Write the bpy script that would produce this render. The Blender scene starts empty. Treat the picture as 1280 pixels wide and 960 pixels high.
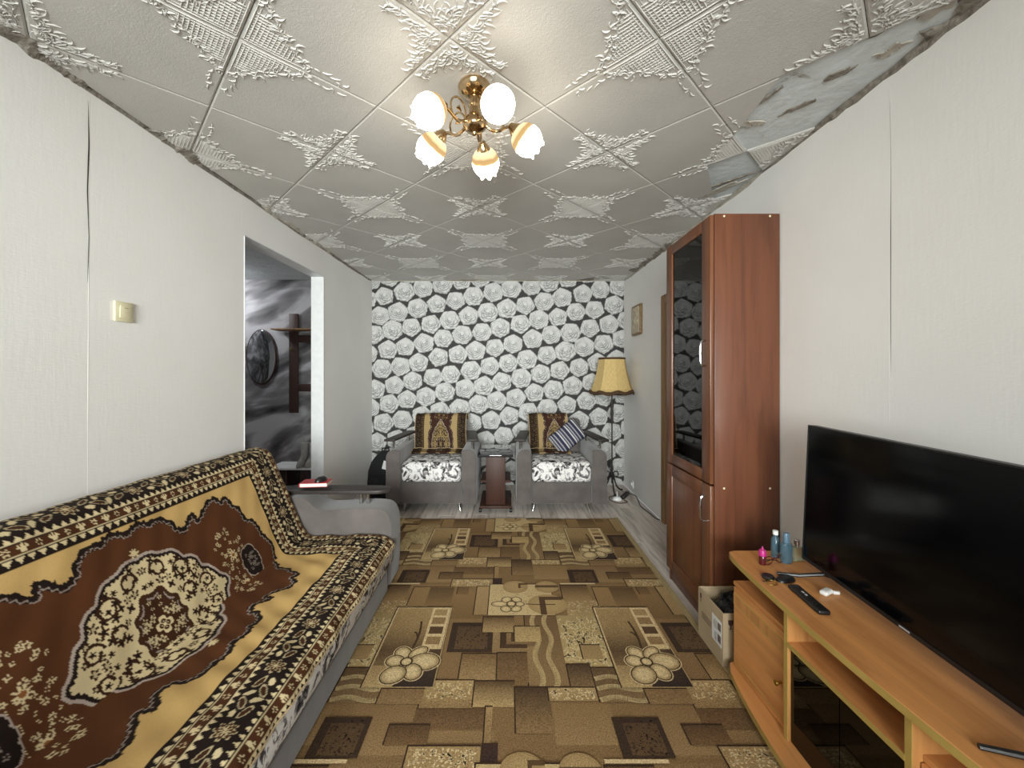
import bpy, bmesh, math, random
import numpy as np
from mathutils import Vector, Matrix
PI = math.pi
random.seed(7)
rng = np.random.RandomState(7)
scn = bpy.context.scene
COL = scn.collection

# ------------------------------------------------------------ camera, world, light, exposure
F_PX, VPX, VPY = 513.0, 634.0, 466.0
cd = bpy.data.cameras.new('camera'); cam = bpy.data.objects.new('camera', cd); COL.objects.link(cam)
cd.sensor_fit = 'HORIZONTAL'; cd.sensor_width = 36.0; cd.lens = 36.0 * F_PX / 1280.0
cd.shift_x = (640 - VPX) / 1280.0; cd.shift_y = -(480 - VPY) / 1280.0
cd.clip_start = 0.02
cam.location = (0, 0, 1.37); cam.rotation_euler = (PI / 2, 0, 0)
scn.camera = cam
world = bpy.data.worlds.new('sky'); scn.world = world; world.use_nodes = True
bg = world.node_tree.nodes['Background']; bg.inputs[0].default_value = (0.80, 0.89, 1.0, 1); bg.inputs[1].default_value = 1.0
ld = bpy.data.lights.new('window_daylight', 'AREA'); ld.shape = 'RECTANGLE'; ld.size = 1.9; ld.size_y = 1.45
ld.energy = 108; ld.color = (1.0, 0.985, 0.985)
lo = bpy.data.objects.new('window_daylight', ld); COL.objects.link(lo)
lo.location = (-0.30, -2.17, 1.55); ld.spread = math.radians(66); lo.rotation_euler = (PI / 2, 0, 0)
scn.view_settings.view_transform = 'Standard'; scn.view_settings.look = 'None'
scn.view_settings.exposure = 0.07; scn.view_settings.gamma = 1.0
scn.view_settings.use_curve_mapping = False
GLOBE_POWER = 17.0
HALL_POWER = 85.0

# room measures (metres)
XL, XR, YB, YF, ZC = -1.657, 1.431, 5.03, -2.00, 2.50

# ------------------------------------------------------------ helpers
def lin(c):
    c = np.asarray(c, dtype=np.float64) / 255.0
    return np.where(c <= 0.04045, c / 12.92, ((c + 0.055) / 1.055) ** 2.4)
def S(r, g, b):
    v = lin((r, g, b)); return (float(v[0]), float(v[1]), float(v[2]), 1.0)

class NT:
    def __init__(s, name):
        s.m = bpy.data.materials.new(name); s.m.use_nodes = True
        s.t = s.m.node_tree; s.p = s.t.nodes['Principled BSDF']; s.o = s.t.nodes['Material Output']
    def n(s, kind, **kw):
        nd = s.t.nodes.new(kind)
        for k, v in kw.items():
            if k in nd.inputs.keys(): nd.inputs[k].default_value = v
            else: setattr(nd, k, v)
        return nd
    def l(s, a, b): s.t.links.new(a, b)
    def coords(s, scale=(1, 1, 1), rot=(0, 0, 0), kind='Object'):
        tc = s.n('ShaderNodeTexCoord'); mp = s.n('ShaderNodeMapping')
        mp.inputs['Scale'].default_value = scale; mp.inputs['Rotation'].default_value = rot
        s.l(tc.outputs[kind], mp.inputs['Vector']); return mp.outputs['Vector']
    def noise(s, vec, scale, detail=3.0, rough=0.55, dist=0.0):
        nd = s.n('ShaderNodeTexNoise'); nd.inputs['Scale'].default_value = scale; nd.inputs['Detail'].default_value = detail
        nd.inputs['Roughness'].default_value = rough; nd.inputs['Distortion'].default_value = dist
        s.l(vec, nd.inputs['Vector']); return nd.outputs['Fac']
    def ramp(s, fac, stops, interp='LINEAR'):
        nd = s.n('ShaderNodeValToRGB'); cr = nd.color_ramp; cr.interpolation = interp
        while len(cr.elements) < len(stops): cr.elements.new(0.5)
        for e, (p, c) in zip(cr.elements, stops): e.position = p; e.color = c
        s.l(fac, nd.inputs['Fac']); return nd.outputs['Color']
    def bump(s, fac, strength=0.3, dist=0.01):
        nd = s.n('ShaderNodeBump'); nd.inputs['Strength'].default_value = strength; nd.inputs['Distance'].default_value = dist
        s.l(fac, nd.inputs['Height']); s.l(nd.outputs['Normal'], s.p.inputs['Normal'])
    def base(s, col): 
        if hasattr(col, 'node'): s.l(col, s.p.inputs['Base Color'])
        else: s.p.inputs['Base Color'].default_value = col
    def set(s, rough=0.5, metal=0.0, spec=0.5, sheen=0.0, coat=0.0):
        s.p.inputs['Roughness'].default_value = rough; s.p.inputs['Metallic'].default_value = metal
        s.p.inputs['Specular IOR Level'].default_value = spec; s.p.inputs['Sheen Weight'].default_value = sheen
        s.p.inputs['Coat Weight'].default_value = coat; return s

def plain(name, c, rough=0.5, metal=0.0, spec=0.5, c2=None, scale=20.0, stretch=(1, 1, 1), bump=0.0, bscale=120.0, bdist=0.004, sheen=0.0, coat=0.0, detail=3.0):
    t = NT(name).set(rough, metal, spec, sheen, coat)
    v = t.coords(stretch)
    if c2 is None: c2 = tuple(min(1, x * 0.86) for x in c[:3]) + (1,)
    t.base(t.ramp(t.noise(v, scale, detail), [(0.3, c2), (0.7, c)]))
    if bump: t.bump(t.noise(v, bscale, 2.0), bump, bdist)
    return t.m
def wood(name, c1, c2, grain=(30, 30, 1.6), rough=0.4, spec=0.4, scale=1.0, coat=0.0, rnd=0.0):
    t = NT(name).set(rough, 0, spec, 0, coat)
    v = t.coords(grain)
    if rnd:
        oi = t.n('ShaderNodeObjectInfo'); ad = t.n('ShaderNodeVectorMath', operation='ADD'); sc = t.n('ShaderNodeVectorMath', operation='SCALE')
        cb = t.n('ShaderNodeCombineXYZ')
        for k in range(3): t.l(oi.outputs['Random'], cb.inputs[k])
        t.l(cb.outputs[0], sc.inputs[0]); sc.inputs['Scale'].default_value = 40
        t.l(v, ad.inputs[0]); t.l(sc.outputs[0], ad.inputs[1]); v = ad.outputs[0]
    n1 = t.noise(v, scale, 6.0, 0.6, 0.6)
    col = t.ramp(n1, [(0.30, c2), (0.52, c1), (0.75, tuple(min(1, x * 1.18) for x in c1[:3]) + (1,))])
    if rnd:
        hs = t.n('ShaderNodeHueSaturation'); mr = t.n('ShaderNodeMapRange'); mr.inputs['To Min'].default_value = 1 - rnd; mr.inputs['To Max'].default_value = 1 + rnd
        t.l(oi.outputs['Random'], mr.inputs['Value']); t.l(mr.outputs[0], hs.inputs['Value']); t.l(col, hs.inputs['Color']); col = hs.outputs['Color']
    t.base(col); t.bump(n1, 0.08, 0.002)
    return t.m
def painted(name, rough=0.85, nscale=300.0, nmix=0.25, bump=0.3, bdist=0.003, sheen=0.0, spec=0.2, rnd=None):
    """colour attribute (woven / printed pattern) with fine fibre noise"""
    t = NT(name).set(rough, 0, spec, sheen)
    at = t.n('ShaderNodeAttribute', attribute_name='Col')
    v = t.coords()
    n = t.noise(v, nscale, 2.0)
    mx = t.n('ShaderNodeMix', data_type='RGBA', blend_type='MULTIPLY'); mx.inputs['Factor'].default_value = 1.0
    g = t.ramp(n, [(0.25, (1 - nmix, 1 - nmix, 1 - nmix, 1)), (0.75, (1 + nmix * .4,) * 3 + (1,))])
    t.l(at.outputs['Color'], mx.inputs['A']); t.l(g, mx.inputs['B']); t.base(mx.outputs['Result'])
    if bump: t.bump(n, bump, bdist)
    return t.m

class G:
    """collects shapes; coordinates given minus an offset"""
    def __init__(s, off=(0, 0, 0)): s.bm = bmesh.new(); s.off = Vector(off)
    def box(s, lo, hi, mat=None):
        x0, y0, z0 = lo; x1, y1, z1 = hi
        vs = [s.bm.verts.new(Vector(p) - s.off if mat is None else (mat @ Vector(p)) - s.off) for p in
              [(x0, y0, z0), (x1, y0, z0), (x1, y1, z0), (x0, y1, z0), (x0, y0, z1), (x1, y0, z1), (x1, y1, z1), (x0, y1, z1)]]
        for f in [(0, 3, 2, 1), (4, 5, 6, 7), (0, 1, 5, 4), (1, 2, 6, 5), (2, 3, 7, 6), (3, 0, 4, 7)]: s.bm.faces.new([vs[i] for i in f])
        return s
    def prism(s, pts, axis, a, b):
        def P(p, h):
            if axis == 'y': return Vector((p[0], h, p[1]))
            if axis == 'x': return Vector((h, p[0], p[1]))
            return Vector((p[0], p[1], h))
        A = [s.bm.verts.new(P(p, a) - s.off) for p in pts]; B = [s.bm.verts.new(P(p, b) - s.off) for p in pts]
        n = len(pts)
        s.bm.faces.new(A); s.bm.faces.new(B[::-1])
        for i in range(n): s.bm.faces.new([A[i], B[i], B[(i + 1) % n], A[(i + 1) % n]])
        return s
    def tube(s, pts, r, n=8, closed=False):
        pts = [Vector(p) for p in pts]; N = len(pts); rs = r if hasattr(r, '__len__') else [r] * N
        rings = []; up = Vector((0, 0, 1)); prev = None
        for i, p in enumerate(pts):
            d = (pts[(i + 1) % N] - pts[i - 1]) if closed else (pts[min(i + 1, N - 1)] - pts[max(i - 1, 0)])
            d.normalize()
            if prev is None:
                u = d.cross(up)
                if u.length < 1e-3: u = d.cross(Vector((1, 0, 0)))
            else:
                u = prev - d * prev.dot(d)
                if u.length < 1e-4: u = d.cross(up)
            u.normalize(); prev = u; w = d.cross(u)
            rings.append([s.bm.verts.new(p + (u * math.cos(t) + w * math.sin(t)) * rs[i] - s.off) for t in [2 * PI * k / n for k in range(n)]])
        M = N if closed else N - 1
        for i in range(M):
            a, b = rings[i], rings[(i + 1) % N]
            for k in range(n): s.bm.faces.new([a[k], a[(k + 1) % n], b[(k + 1) % n], b[k]])
        if not closed: s.bm.faces.new(rings[0][::-1]); s.bm.faces.new(rings[-1])
        return s
    def lathe(s, prof, n=24, mat=None, lobes=None):
        mat = mat or Matrix.Identity(4); rings = []
        for i, (r, z) in enumerate(prof):
            ring = []
            for k in range(n):
                t = 2 * PI * k / n; rr, zz = (r, z) if lobes is None else lobes(i, r, z, t)
                ring.append(s.bm.verts.new(mat @ Vector((rr * math.cos(t), rr * math.sin(t), zz)) - s.off))
            rings.append(ring)
        for a, b in zip(rings, rings[1:]):
            for k in range(n): s.bm.faces.new([a[k], a[(k + 1) % n], b[(k + 1) % n], b[k]])
        if prof[0][0] > 1e-5: s.bm.faces.new(rings[0][::-1])
        if prof[-1][0] > 1e-5: s.bm.faces.new(rings[-1])
        bmesh.ops.remove_doubles(s.bm, verts=s.bm.verts[:], dist=1e-6)
        return s
    def obj(s, name, mat, parent=None, bevel=0.0, seg=2, smooth=0.6, loc=None, rot=None, subdiv=0):
        bm = s.bm
        bmesh.ops.recalc_face_normals(bm, faces=bm.faces[:])
        if bevel:
            ed = [e for e in bm.edges if len(e.link_faces) == 2 and e.calc_face_angle(0) > 0.5]
            bmesh.ops.bevel(bm, geom=ed, offset=bevel, segments=seg, affect='EDGES', profile=0.5, clamp_overlap=True)
        me = bpy.data.meshes.new(name); bm.to_mesh(me); bm.free()
        return link(name, me, mat, parent, smooth, loc, rot)
def link(name, me, mat, parent=None, smooth=0.6, loc=None, rot=None):
    if mat is not None: me.materials.append(mat)
    if smooth:
        me.polygons.foreach_set('use_smooth', [True] * len(me.polygons)); me.set_sharp_from_angle(angle=smooth)
    o = bpy.data.objects.new(name, me); COL.objects.link(o)
    if parent is not None: o.parent = parent
    if loc is not None: o.location = loc
    if rot is not None: o.rotation_euler = rot
    return o
def tag(o, label=None, cat=None, group=None, kind=None):
    if label: o['label'] = label
    if cat: o['category'] = cat
    if group: o['group'] = group
    if kind: o['kind'] = kind
    return o
def thing(name, label, cat, loc=(0, 0, 0), rotz=0.0, group=None, rot=None):
    o = bpy.data.objects.new(name, None); COL.objects.link(o); o.empty_display_size = 0.05
    o.location = loc; o.rotation_euler = rot or (0, 0, rotz)
    return tag(o, label, cat, group)
def struct(o, label): o['kind'] = 'structure'; o['label'] = label; return o
def grid_mesh(name, P, C):
    """P: (n,m,3) points, C: (n,m,3) linear colours"""
    n, m = P.shape[:2]
    idx = np.arange(n * m).reshape(n, m)
    q = np.stack([idx[:-1, :-1], idx[1:, :-1], idx[1:, 1:], idx[:-1, 1:]], -1).reshape(-1, 4)
    me = bpy.data.meshes.new(name)
    me.vertices.add(n * m); me.vertices.foreach_set('co', P.reshape(-1).astype(np.float32))
    me.loops.add(q.size); me.loops.foreach_set('vertex_index', q.reshape(-1).astype(np.int32))
    me.polygons.add(len(q)); me.polygons.foreach_set('loop_start', (np.arange(len(q)) * 4).astype(np.int32))
    me.update(calc_edges=True)
    at = me.color_attributes.new('Col', 'FLOAT_COLOR', 'POINT')
    rgba = np.ones((n * m, 4), np.float32); rgba[:, :3] = C.reshape(-1, 3); at.data.foreach_set('color', rgba.reshape(-1))
    return me
def smooth_poly(pts, it=3, closed=False):
    p = [Vector(q) for q in pts]
    for _ in range(it):
        out = [] if closed else [p[0]]
        n = len(p)
        for i in range(n if closed else n - 1):
            a, b = p[i], p[(i + 1) % n]; out += [a * .75 + b * .25, a * .25 + b * .75]
        if not closed: out.append(p[-1])
        p = out
    return p
def noise1(n, seed, octs=((1, 8), (.5, 20), (.3, 50))):
    r = np.random.RandomState(seed); x = np.linspace(0, 1, n); y = np.zeros(n)
    for a, k in octs: y += a * np.interp(x * k, np.arange(k + 2), r.uniform(-1, 1, k + 2))
    return y

# ------------------------------------------------------------ materials
def wall_mat(name, c, c2):
    t = NT(name).set(0.85, 0, 0.2)
    v = t.coords((1, 1, 1)); v2 = t.coords((14, 14, 60)); v3 = t.coords((30, 30, 5))
    n2 = t.noise(v2, 3.0, 4.0, 0.7); n3 = t.noise(v3, 2.0, 3.0, 0.6); n1 = t.noise(v, 1.3, 4.0)
    t.base(t.ramp(n1, [(0.3, c2), (0.7, c)]))
    ad = t.n('ShaderNodeMath', operation='ADD'); t.l(n2, ad.inputs[0]); t.l(n3, ad.inputs[1])
    t.bump(ad.outputs[0], 0.16, 0.004)
    return t.m
M = {}
M['wall'] = wall_mat('white_relief_wallpaper', S(240, 239, 237), S(234, 232, 229))
M['jamb'] = plain('white_gloss_paint', S(225, 226, 226), 0.4, c2=S(215, 216, 216))
M['roses'] = painted('rose_wallpaper_print', 0.75, 60.0, 0.04, 0.15, 0.002)
M['blanket'] = painted('plush_pile_print', 0.85, 900.0, 0.30, 0.35, 0.002)
M['rug'] = painted('woven_rug_print', 0.95, 210.0, 0.62, 0.5, 0.003)
M['tile'] = None
t = NT('foam_ceiling_tile').set(0.55, 0, 0.35)
v = t.coords(); t.base(t.ramp(t.noise(v, 2.5, 3), [(0.3, S(184, 181, 176)), (0.7, S(194, 191, 186))])); t.bump(t.noise(v, 95, 2.0, 0.5, 1.5), 0.22, 0.006); M['tile'] = t.m
t = NT('bare_plaster_ceiling').set(0.9, 0, 0.1)
v = t.coords(); t.base(t.ramp(t.noise(v, 7.0, 6, 0.65, 0.8), [(0.28, S(150, 146, 138)), (0.36, S(200, 205, 205)), (0.6, S(212, 218, 219)), (0.8, S(224, 228, 228))])); t.bump(t.noise(v, 25, 4), 0.4, 0.01); M['plaster'] = t.m
M['debris'] = plain('crumbled_plaster_edge', S(156, 149, 139), 0.95, c2=S(100, 93, 84), scale=28, bump=0.6, bscale=70, bdist=0.01, detail=5)
M['debris_light'] = plain('flaking_whitewash', S(190, 184, 172), 0.95, c2=S(150, 142, 130), scale=22, bump=0.5, bscale=60, bdist=0.008, detail=5)
M['laminate'] = wood('grey_oak_laminate', S(216, 206, 197), S(166, 155, 146), (22, 2.0, 10), 0.45, 0.4, 1.2, rnd=0.16)
M['subfloor'] = plain('dark_underlay', S(60, 56, 52), 0.9)
M['redwood'] = wood('red_walnut_veneer', S(104, 63, 43), S(84, 48, 32), (14, 14, 1.0), 0.35, 0.45, 1.2)
M['redwood_door'] = wood('red_walnut_door', S(110, 69, 45), S(90, 53, 35), (16, 16, 1.0), 0.33, 0.45, 1.2)
M['beech'] = wood('beech_laminate_along_y', S(204, 142, 84), S(178, 116, 64), (14, 1.2, 14), 0.38, 0.45, 1.3)
M['beech_v'] = wood('beech_laminate_along_z', S(192, 136, 80), S(168, 112, 62), (14, 14, 1.2), 0.4, 0.45, 1.3)
M['edge'] = plain('yellow_edge_banding', S(186, 156, 84), 0.45, c2=S(172, 142, 74), scale=6)
M['velour'] = plain('grey_velour', S(104, 97, 94), 0.8, c2=S(86, 80, 77), scale=7, sheen=0.35, bump=0.2, bscale=260, bdist=0.002, spec=0.2)
t = NT('white_fabric_with_dark_flowers').set(0.85, 0, 0.15)
v = t.coords(); t.base(t.ramp(t.noise(v, 10.0, 4.0, 0.62, 2.2), [(0.36, S(34, 32, 34)), (0.43, S(96, 92, 94)), (0.48, S(166, 162, 162)), (0.52, S(230, 228, 226))])); M['floral'] = t.m
M['chrome'] = plain('chrome', S(205, 205, 205), 0.15, 1.0, c2=S(190, 190, 190))
M['brass'] = plain('bronze_gold_plating', S(214, 188, 150), 0.16, 1.0, c2=S(178, 150, 112))
M['iron'] = plain('black_wrought_iron', S(46, 42, 40), 0.5, 0.4)
M['darkwood'] = wood('dark_wenge_board', S(52, 46, 44), S(36, 32, 30), (4, 30, 30), 0.5, 0.3)
M['wenge'] = wood('dark_brown_rack_board', S(62, 42, 36), S(44, 30, 26), (20, 20, 2), 0.5, 0.4)
M['tablewood'] = wood('dark_mahogany', S(66, 40, 31), S(46, 28, 22), (16, 16, 1.6), 0.5, 0.3)
t = NT('dark_mirror_glass').set(0.04, 0, 0.9); t.base(S(70, 70, 72)); t.p.inputs['Metallic'].default_value = 0.6; M['tabletop'] = t.m
M['black'] = plain('black_plastic', S(22, 22, 23), 0.4, c2=S(16, 16, 17))
M['blackmatte'] = plain('black_cloth', S(24, 24, 27), 0.9, c2=S(15, 15, 17), scale=9, bump=0.5, bscale=40, bdist=0.01)
t = NT('tv_screen_glass').set(0.10, 0, 0.22); t.base(S(5, 5, 7)); M['screen'] = t.m
M['logo'] = plain('silver_print', S(190, 190, 192), 0.4)
def tinted(name, tint, ior=1.5):
    t = NT(name); t.t.nodes.remove(t.p)
    fr = t.n('ShaderNodeFresnel'); fr.inputs['IOR'].default_value = ior
    tr = t.n('ShaderNodeBsdfTransparent'); tr.inputs['Color'].default_value = tint
    gl = t.n('ShaderNodeBsdfGlossy'); gl.inputs['Roughness'].default_value = 0.03
    mx = t.n('ShaderNodeMixShader'); t.l(fr.outputs[0], mx.inputs[0]); t.l(tr.outputs[0], mx.inputs[1]); t.l(gl.outputs[0], mx.inputs[2])
    t.l(mx.outputs[0], t.o.inputs['Surface']); return t.m
M['smoked'] = tinted('smoked_glass', (0.10, 0.085, 0.075, 1))
M['smoked_brown'] = tinted('brown_smoked_glass', (0.09, 0.05, 0.035, 1))
M['clear'] = tinted('window_glass', (0.92, 0.95, 0.94, 1))
def glassy(name, c, rough=0.08, tr=0.75):
    t = NT(name).set(rough, 0, 0.5); t.base(c); t.p.inputs['Transmission Weight'].default_value = tr; t.p.inputs['IOR'].default_value = 1.33; return t.m
M['blueglass'] = glassy('blue_tinted_plastic', S(120, 158, 178))
M['paleglass'] = glassy('pale_green_glass', S(214, 220, 190))
M['bluecap'] = plain('slate_blue_plastic', S(86, 116, 136), 0.35)
M['pink'] = plain('magenta_plastic', S(196, 44, 132), 0.35)
M['darkred'] = plain('dark_red_liquid_bottle', S(86, 28, 30), 0.2)
M['white'] = plain('white_plastic', S(236, 236, 234), 0.4, c2=S(228, 228, 226))
M['cream'] = plain('cream_plastic', S(226, 219, 186), 0.4, c2=S(218, 210, 176))
M['red'] = plain('red_book_cover', S(178, 36, 48), 0.5)
M['paper'] = plain('paper_pages', S(232, 222, 208), 0.8, stretch=(1, 1, 60))
M['cardboard'] = plain('corrugated_cardboard', S(178, 158, 128), 0.85, c2=S(162, 142, 112), scale=5)
M['ink'] = plain('dark_print_ink', S(70, 48, 42), 0.8)
M['labelwhite'] = plain('white_paper_label', S(222, 222, 220), 0.7)
M['shade'] = None
t = NT('ochre_silk_shade').set(0.8, 0, 0.2)
v = t.coords((60, 60, 4)); t.base(t.ramp(t.noise(v, 2.0, 2), [(0.3, S(186, 158, 102)), (0.7, S(206, 180, 124))])); M['shade'] = t.m
M['fringe'] = plain('dark_brown_braid', S(84, 60, 34), 0.9, c2=S(54, 38, 22), scale=90)
M['hem'] = plain('cream_overlock_stitch', S(196, 176, 140), 0.9, c2=S(140, 118, 88), scale=120)
M['doorwood'] = wood('raw_brown_door_casing', S(152, 118, 82), S(112, 82, 54), (24, 24, 2), 0.6, 0.3)
M['ivory'] = plain('ivory_embossed_print', S(212, 202, 178), 0.7, c2=S(176, 160, 130), scale=30, detail=5)
M['goldframe'] = plain('aged_gold_frame', S(150, 122, 82), 0.5, c2=S(108, 84, 54), scale=40)
M['mirror'] = plain('mirror_silvering', S(190, 194, 196), 0.02, 1.0, c2=S(186, 190, 192))
M['greyboot'] = plain('grey_suede', S(172, 169, 163), 0.9, c2=S(146, 143, 137), scale=12)
M['orange'] = plain('gilt', S(190, 160, 80), 0.3, 1.0)
t = NT('draped_grey_cloth_wallpaper').set(0.7, 0, 0.3)
mp0 = t.coords((1, 1, 1), (0, math.radians(22), 0)); sc_ = t.n('ShaderNodeMapping'); sc_.inputs['Scale'].default_value = (0.6, 1, 1.7); t.l(mp0, sc_.inputs['Vector']); v = sc_.outputs['Vector']
n1 = t.noise(v, 1.5, 2.5, 0.45, 1.6); n2 = t.noise(v, 4.0, 2.0, 0.5, 1.0)
mm = t.n('ShaderNodeMath', operation='MULTIPLY_ADD'); t.l(n2, mm.inputs[0]); mm.inputs[1].default_value = 0.35; t.l(n1, mm.inputs[2])
t.base(t.ramp(mm.outputs[0], [(0.42, S(48, 46, 48)), (0.56, S(88, 86, 87)), (0.70, S(124, 121, 122)), (0.84, S(180, 178, 180))])); M['drape'] = t.m

# ------------------------------------------------------------ structure
fl = struct(G().box((XL, YF, -0.10), (XR, YB, -0.012)).obj('floor', M['subfloor']), 'grey wood laminate floor')
pw = 0.165
plank_me = None
x = XL; r = 0
while x < XR - 0.01:
    w_ = min(pw, XR - x)
    y = YF - random.uniform(0, 1.1)
    while y < YB:
        y0, y1 = max(y, YF), min(y + 1.2, YB)
        if y1 - y0 > 0.03:
            full = abs(w_ - pw) < 1e-6 and y0 == y and y1 == y + 1.2
            if full and plank_me is not None:
                o = bpy.data.objects.new('plank', plank_me); COL.objects.link(o); o.parent = fl; o.location = (x, y0, 0)
            else:
                o = G().box((0.0012, 0.0012, -0.012), (w_ - 0.0012, y1 - y0 - 0.0012, 0.0)).obj('plank', M['laminate'], fl, bevel=0.0012, seg=1, loc=(x, y0, 0))
                if full: plank_me = o.data
        y += 1.2
    x += pw; r += 1
# walls: the left wall has an open doorway to the hall (Y 2.584 - 3.70, 2.238 high)
DY0, DY1, DZ, WT = 2.584, 3.70, 2.238, 0.105
g = G(); g.box((XL - WT, YF, 0), (XL, DY0, ZC + .1)); g.box((XL - WT, DY1, 0), (XL, YB, ZC + .1)); g.box((XL - WT, DY0, DZ), (XL, DY1, ZC + .1))
wl = struct(g.obj('wall_left', M['wall'], smooth=0), 'white relief wallpapered wall with doorway')
wr = struct(G().box((XR, YF, 0), (XR + .12, YB, ZC + .1)).obj('wall_right', M['wall'], smooth=0), 'white relief wallpapered wall behind television')
wb = struct(G().box((XL - WT, YB, 0), (XR + .12, YB + .12, ZC + .1)).obj('wall_back', M['wall'], smooth=0), 'back wall papered with large white roses on charcoal')
g = G()   # window wall behind the camera
WX0, WX1, WZ0, WZ1 = -1.25, 0.65, 0.85, 2.25
g.box((XL - WT, YF - .15, 0), (WX0, YF, ZC + .1)); g.box((WX1, YF - .15, 0), (XR + .12, YF, ZC + .1)); g.box((WX0, YF - .15, 0), (WX1, YF, WZ0)); g.box((WX0, YF - .15, WZ1), (WX1, YF, ZC + .1))
struct(g.obj('wall_front', M['wall'], smooth=0), 'window wall')
g = G()
for x0, x1 in ((WX0, WX0 + .06), (-.33, -.27), (WX1 - .06, WX1)): g.box((x0, YF - .10, WZ0), (x1, YF - .04, WZ1))
for z0, z1 in ((WZ0, WZ0 + .06), (WZ1 - .06, WZ1)): g.box((WX0 + .06, YF - .10, z0), (WX1 - .06, YF - .04, z1))
wn = struct(g.obj('window_1', M['white'], smooth=0), 'white framed window')
for x0, x1 in ((WX0 + .06, -.33), (-.27, WX1 - .06)): G().box((x0, YF - .074, WZ0 + .06), (x1, YF - .068, WZ1 - .06)).obj('window_pane', M['clear'], wn, smooth=0)
# wallpaper seams
def seam(parent, X, Y, z0, z1, side, gap, seed):
    n = 60; nz = np.linspace(z0, z1, n); w_ = np.abs(noise1(n, seed, ((1, 6), (.4, 18)))) * gap + 0.0009
    g = G(); A = [];
    lift = 0.0004 + np.abs(noise1(n, seed + 1, ((1, 7),))) * gap * 0.5
    yy = Y + noise1(n, seed + 2, ((1, 3),)) * 0.003
    rows = []
    for i in range(n):
        rows.append([g.bm.verts.new((X, yy[i], nz[i])), g.bm.verts.new((X + side * lift[i] * .6, yy[i] + w_[i] * 1.3, nz[i])), g.bm.verts.new((X + side * lift[i], yy[i] + w_[i] * 2.0, nz[i])), g.bm.verts.new((X, yy[i] + w_[i] * 2.05 + .003, nz[i]))])
    for a, b in zip(rows, rows[1:]):
        for k in range(3): g.bm.faces.new([a[k], a[k + 1], b[k + 1], b[k]])
    return g.obj('wallpaper_seam', M['wall'], parent)
def crack(parent, X, Y, z0, z1, side, wmax, seed):
    n = 50; nz = np.linspace(z0, z1, n); prof = np.sin(np.linspace(0, PI, n)) ** 0.6
    w_ = prof * wmax * (0.7 + .3 * noise1(n, seed, ((1, 6),))); yy = Y + noise1(n, seed + 2, ((1, 4),)) * 0.004
    g = G(); rows = []
    for i in range(n): rows.append([g.bm.verts.new((X + side * .0008, yy[i] - abs(w_[i]) / 2, nz[i])), g.bm.verts.new((X + side * .0008, yy[i] + abs(w_[i]) / 2, nz[i]))])
    for a, b in zip(rows, rows[1:]): g.bm.faces.new([a[0], a[1], b[1], b[0]])
    return g.obj('wallpaper_gap', M['subfloor'], parent, smooth=0)
crack(wl, XL, 1.622, 1.72, 2.46, 1, 0.007, 3)
for (Y, z0, z1, sd) in ((1.620, 0.0, 2.46, 11), (0.55, 0, 2.46, 12), (2.56, 2.24, 2.46, 14), (4.72, 0, 2.46, 15)): seam(wl, XL, Y, z0, z1, 1, 0.0012, sd)
for (Y, z0, z1, sd) in ((1.533, 0.0, 2.44, 21), (0.45, 0, 2.46, 22), (4.05, 2.1, 2.46, 23)): seam(wr, XR, Y, z0, z1, -1, 0.0005, sd)
crack(wr, XR, 1.531, 1.35, 2.40, -1, 0.0028, 31)
# door casing on the right wall (door itself is behind the cabinet)
g = G(); g.box((XR - .014, 3.70, 0), (XR - .0005, 3.785, 2.07)); g.box((XR - .014, 2.90, 1.99), (XR - .0005, 3.70, 2.07)); g.box((XR - .014, 2.815, 0), (XR - .0005, 2.90, 2.07))
tr = struct(g.obj('trim_1', M['doorwood'], bevel=.003), 'raw brown door casing beside tall cabinet')
g = G(); g.box((XR - .006, 3.785, 0), (XR - .0003, 3.793, 2.078)); g.box((XR - .006, 2.807, 2.07), (XR - .0003, 3.785, 2.078)); g.obj('dark_gap_line', M['ink'], tr, smooth=0)  # dark strip standing in for the gap around the casing
struct(G().box((XR - .010, 2.905, 0.01), (XR - .0005, 3.695, 1.985)).obj('door_1', M['doorwood'], bevel=.002), 'brown door hidden behind tall cabinet')

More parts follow.
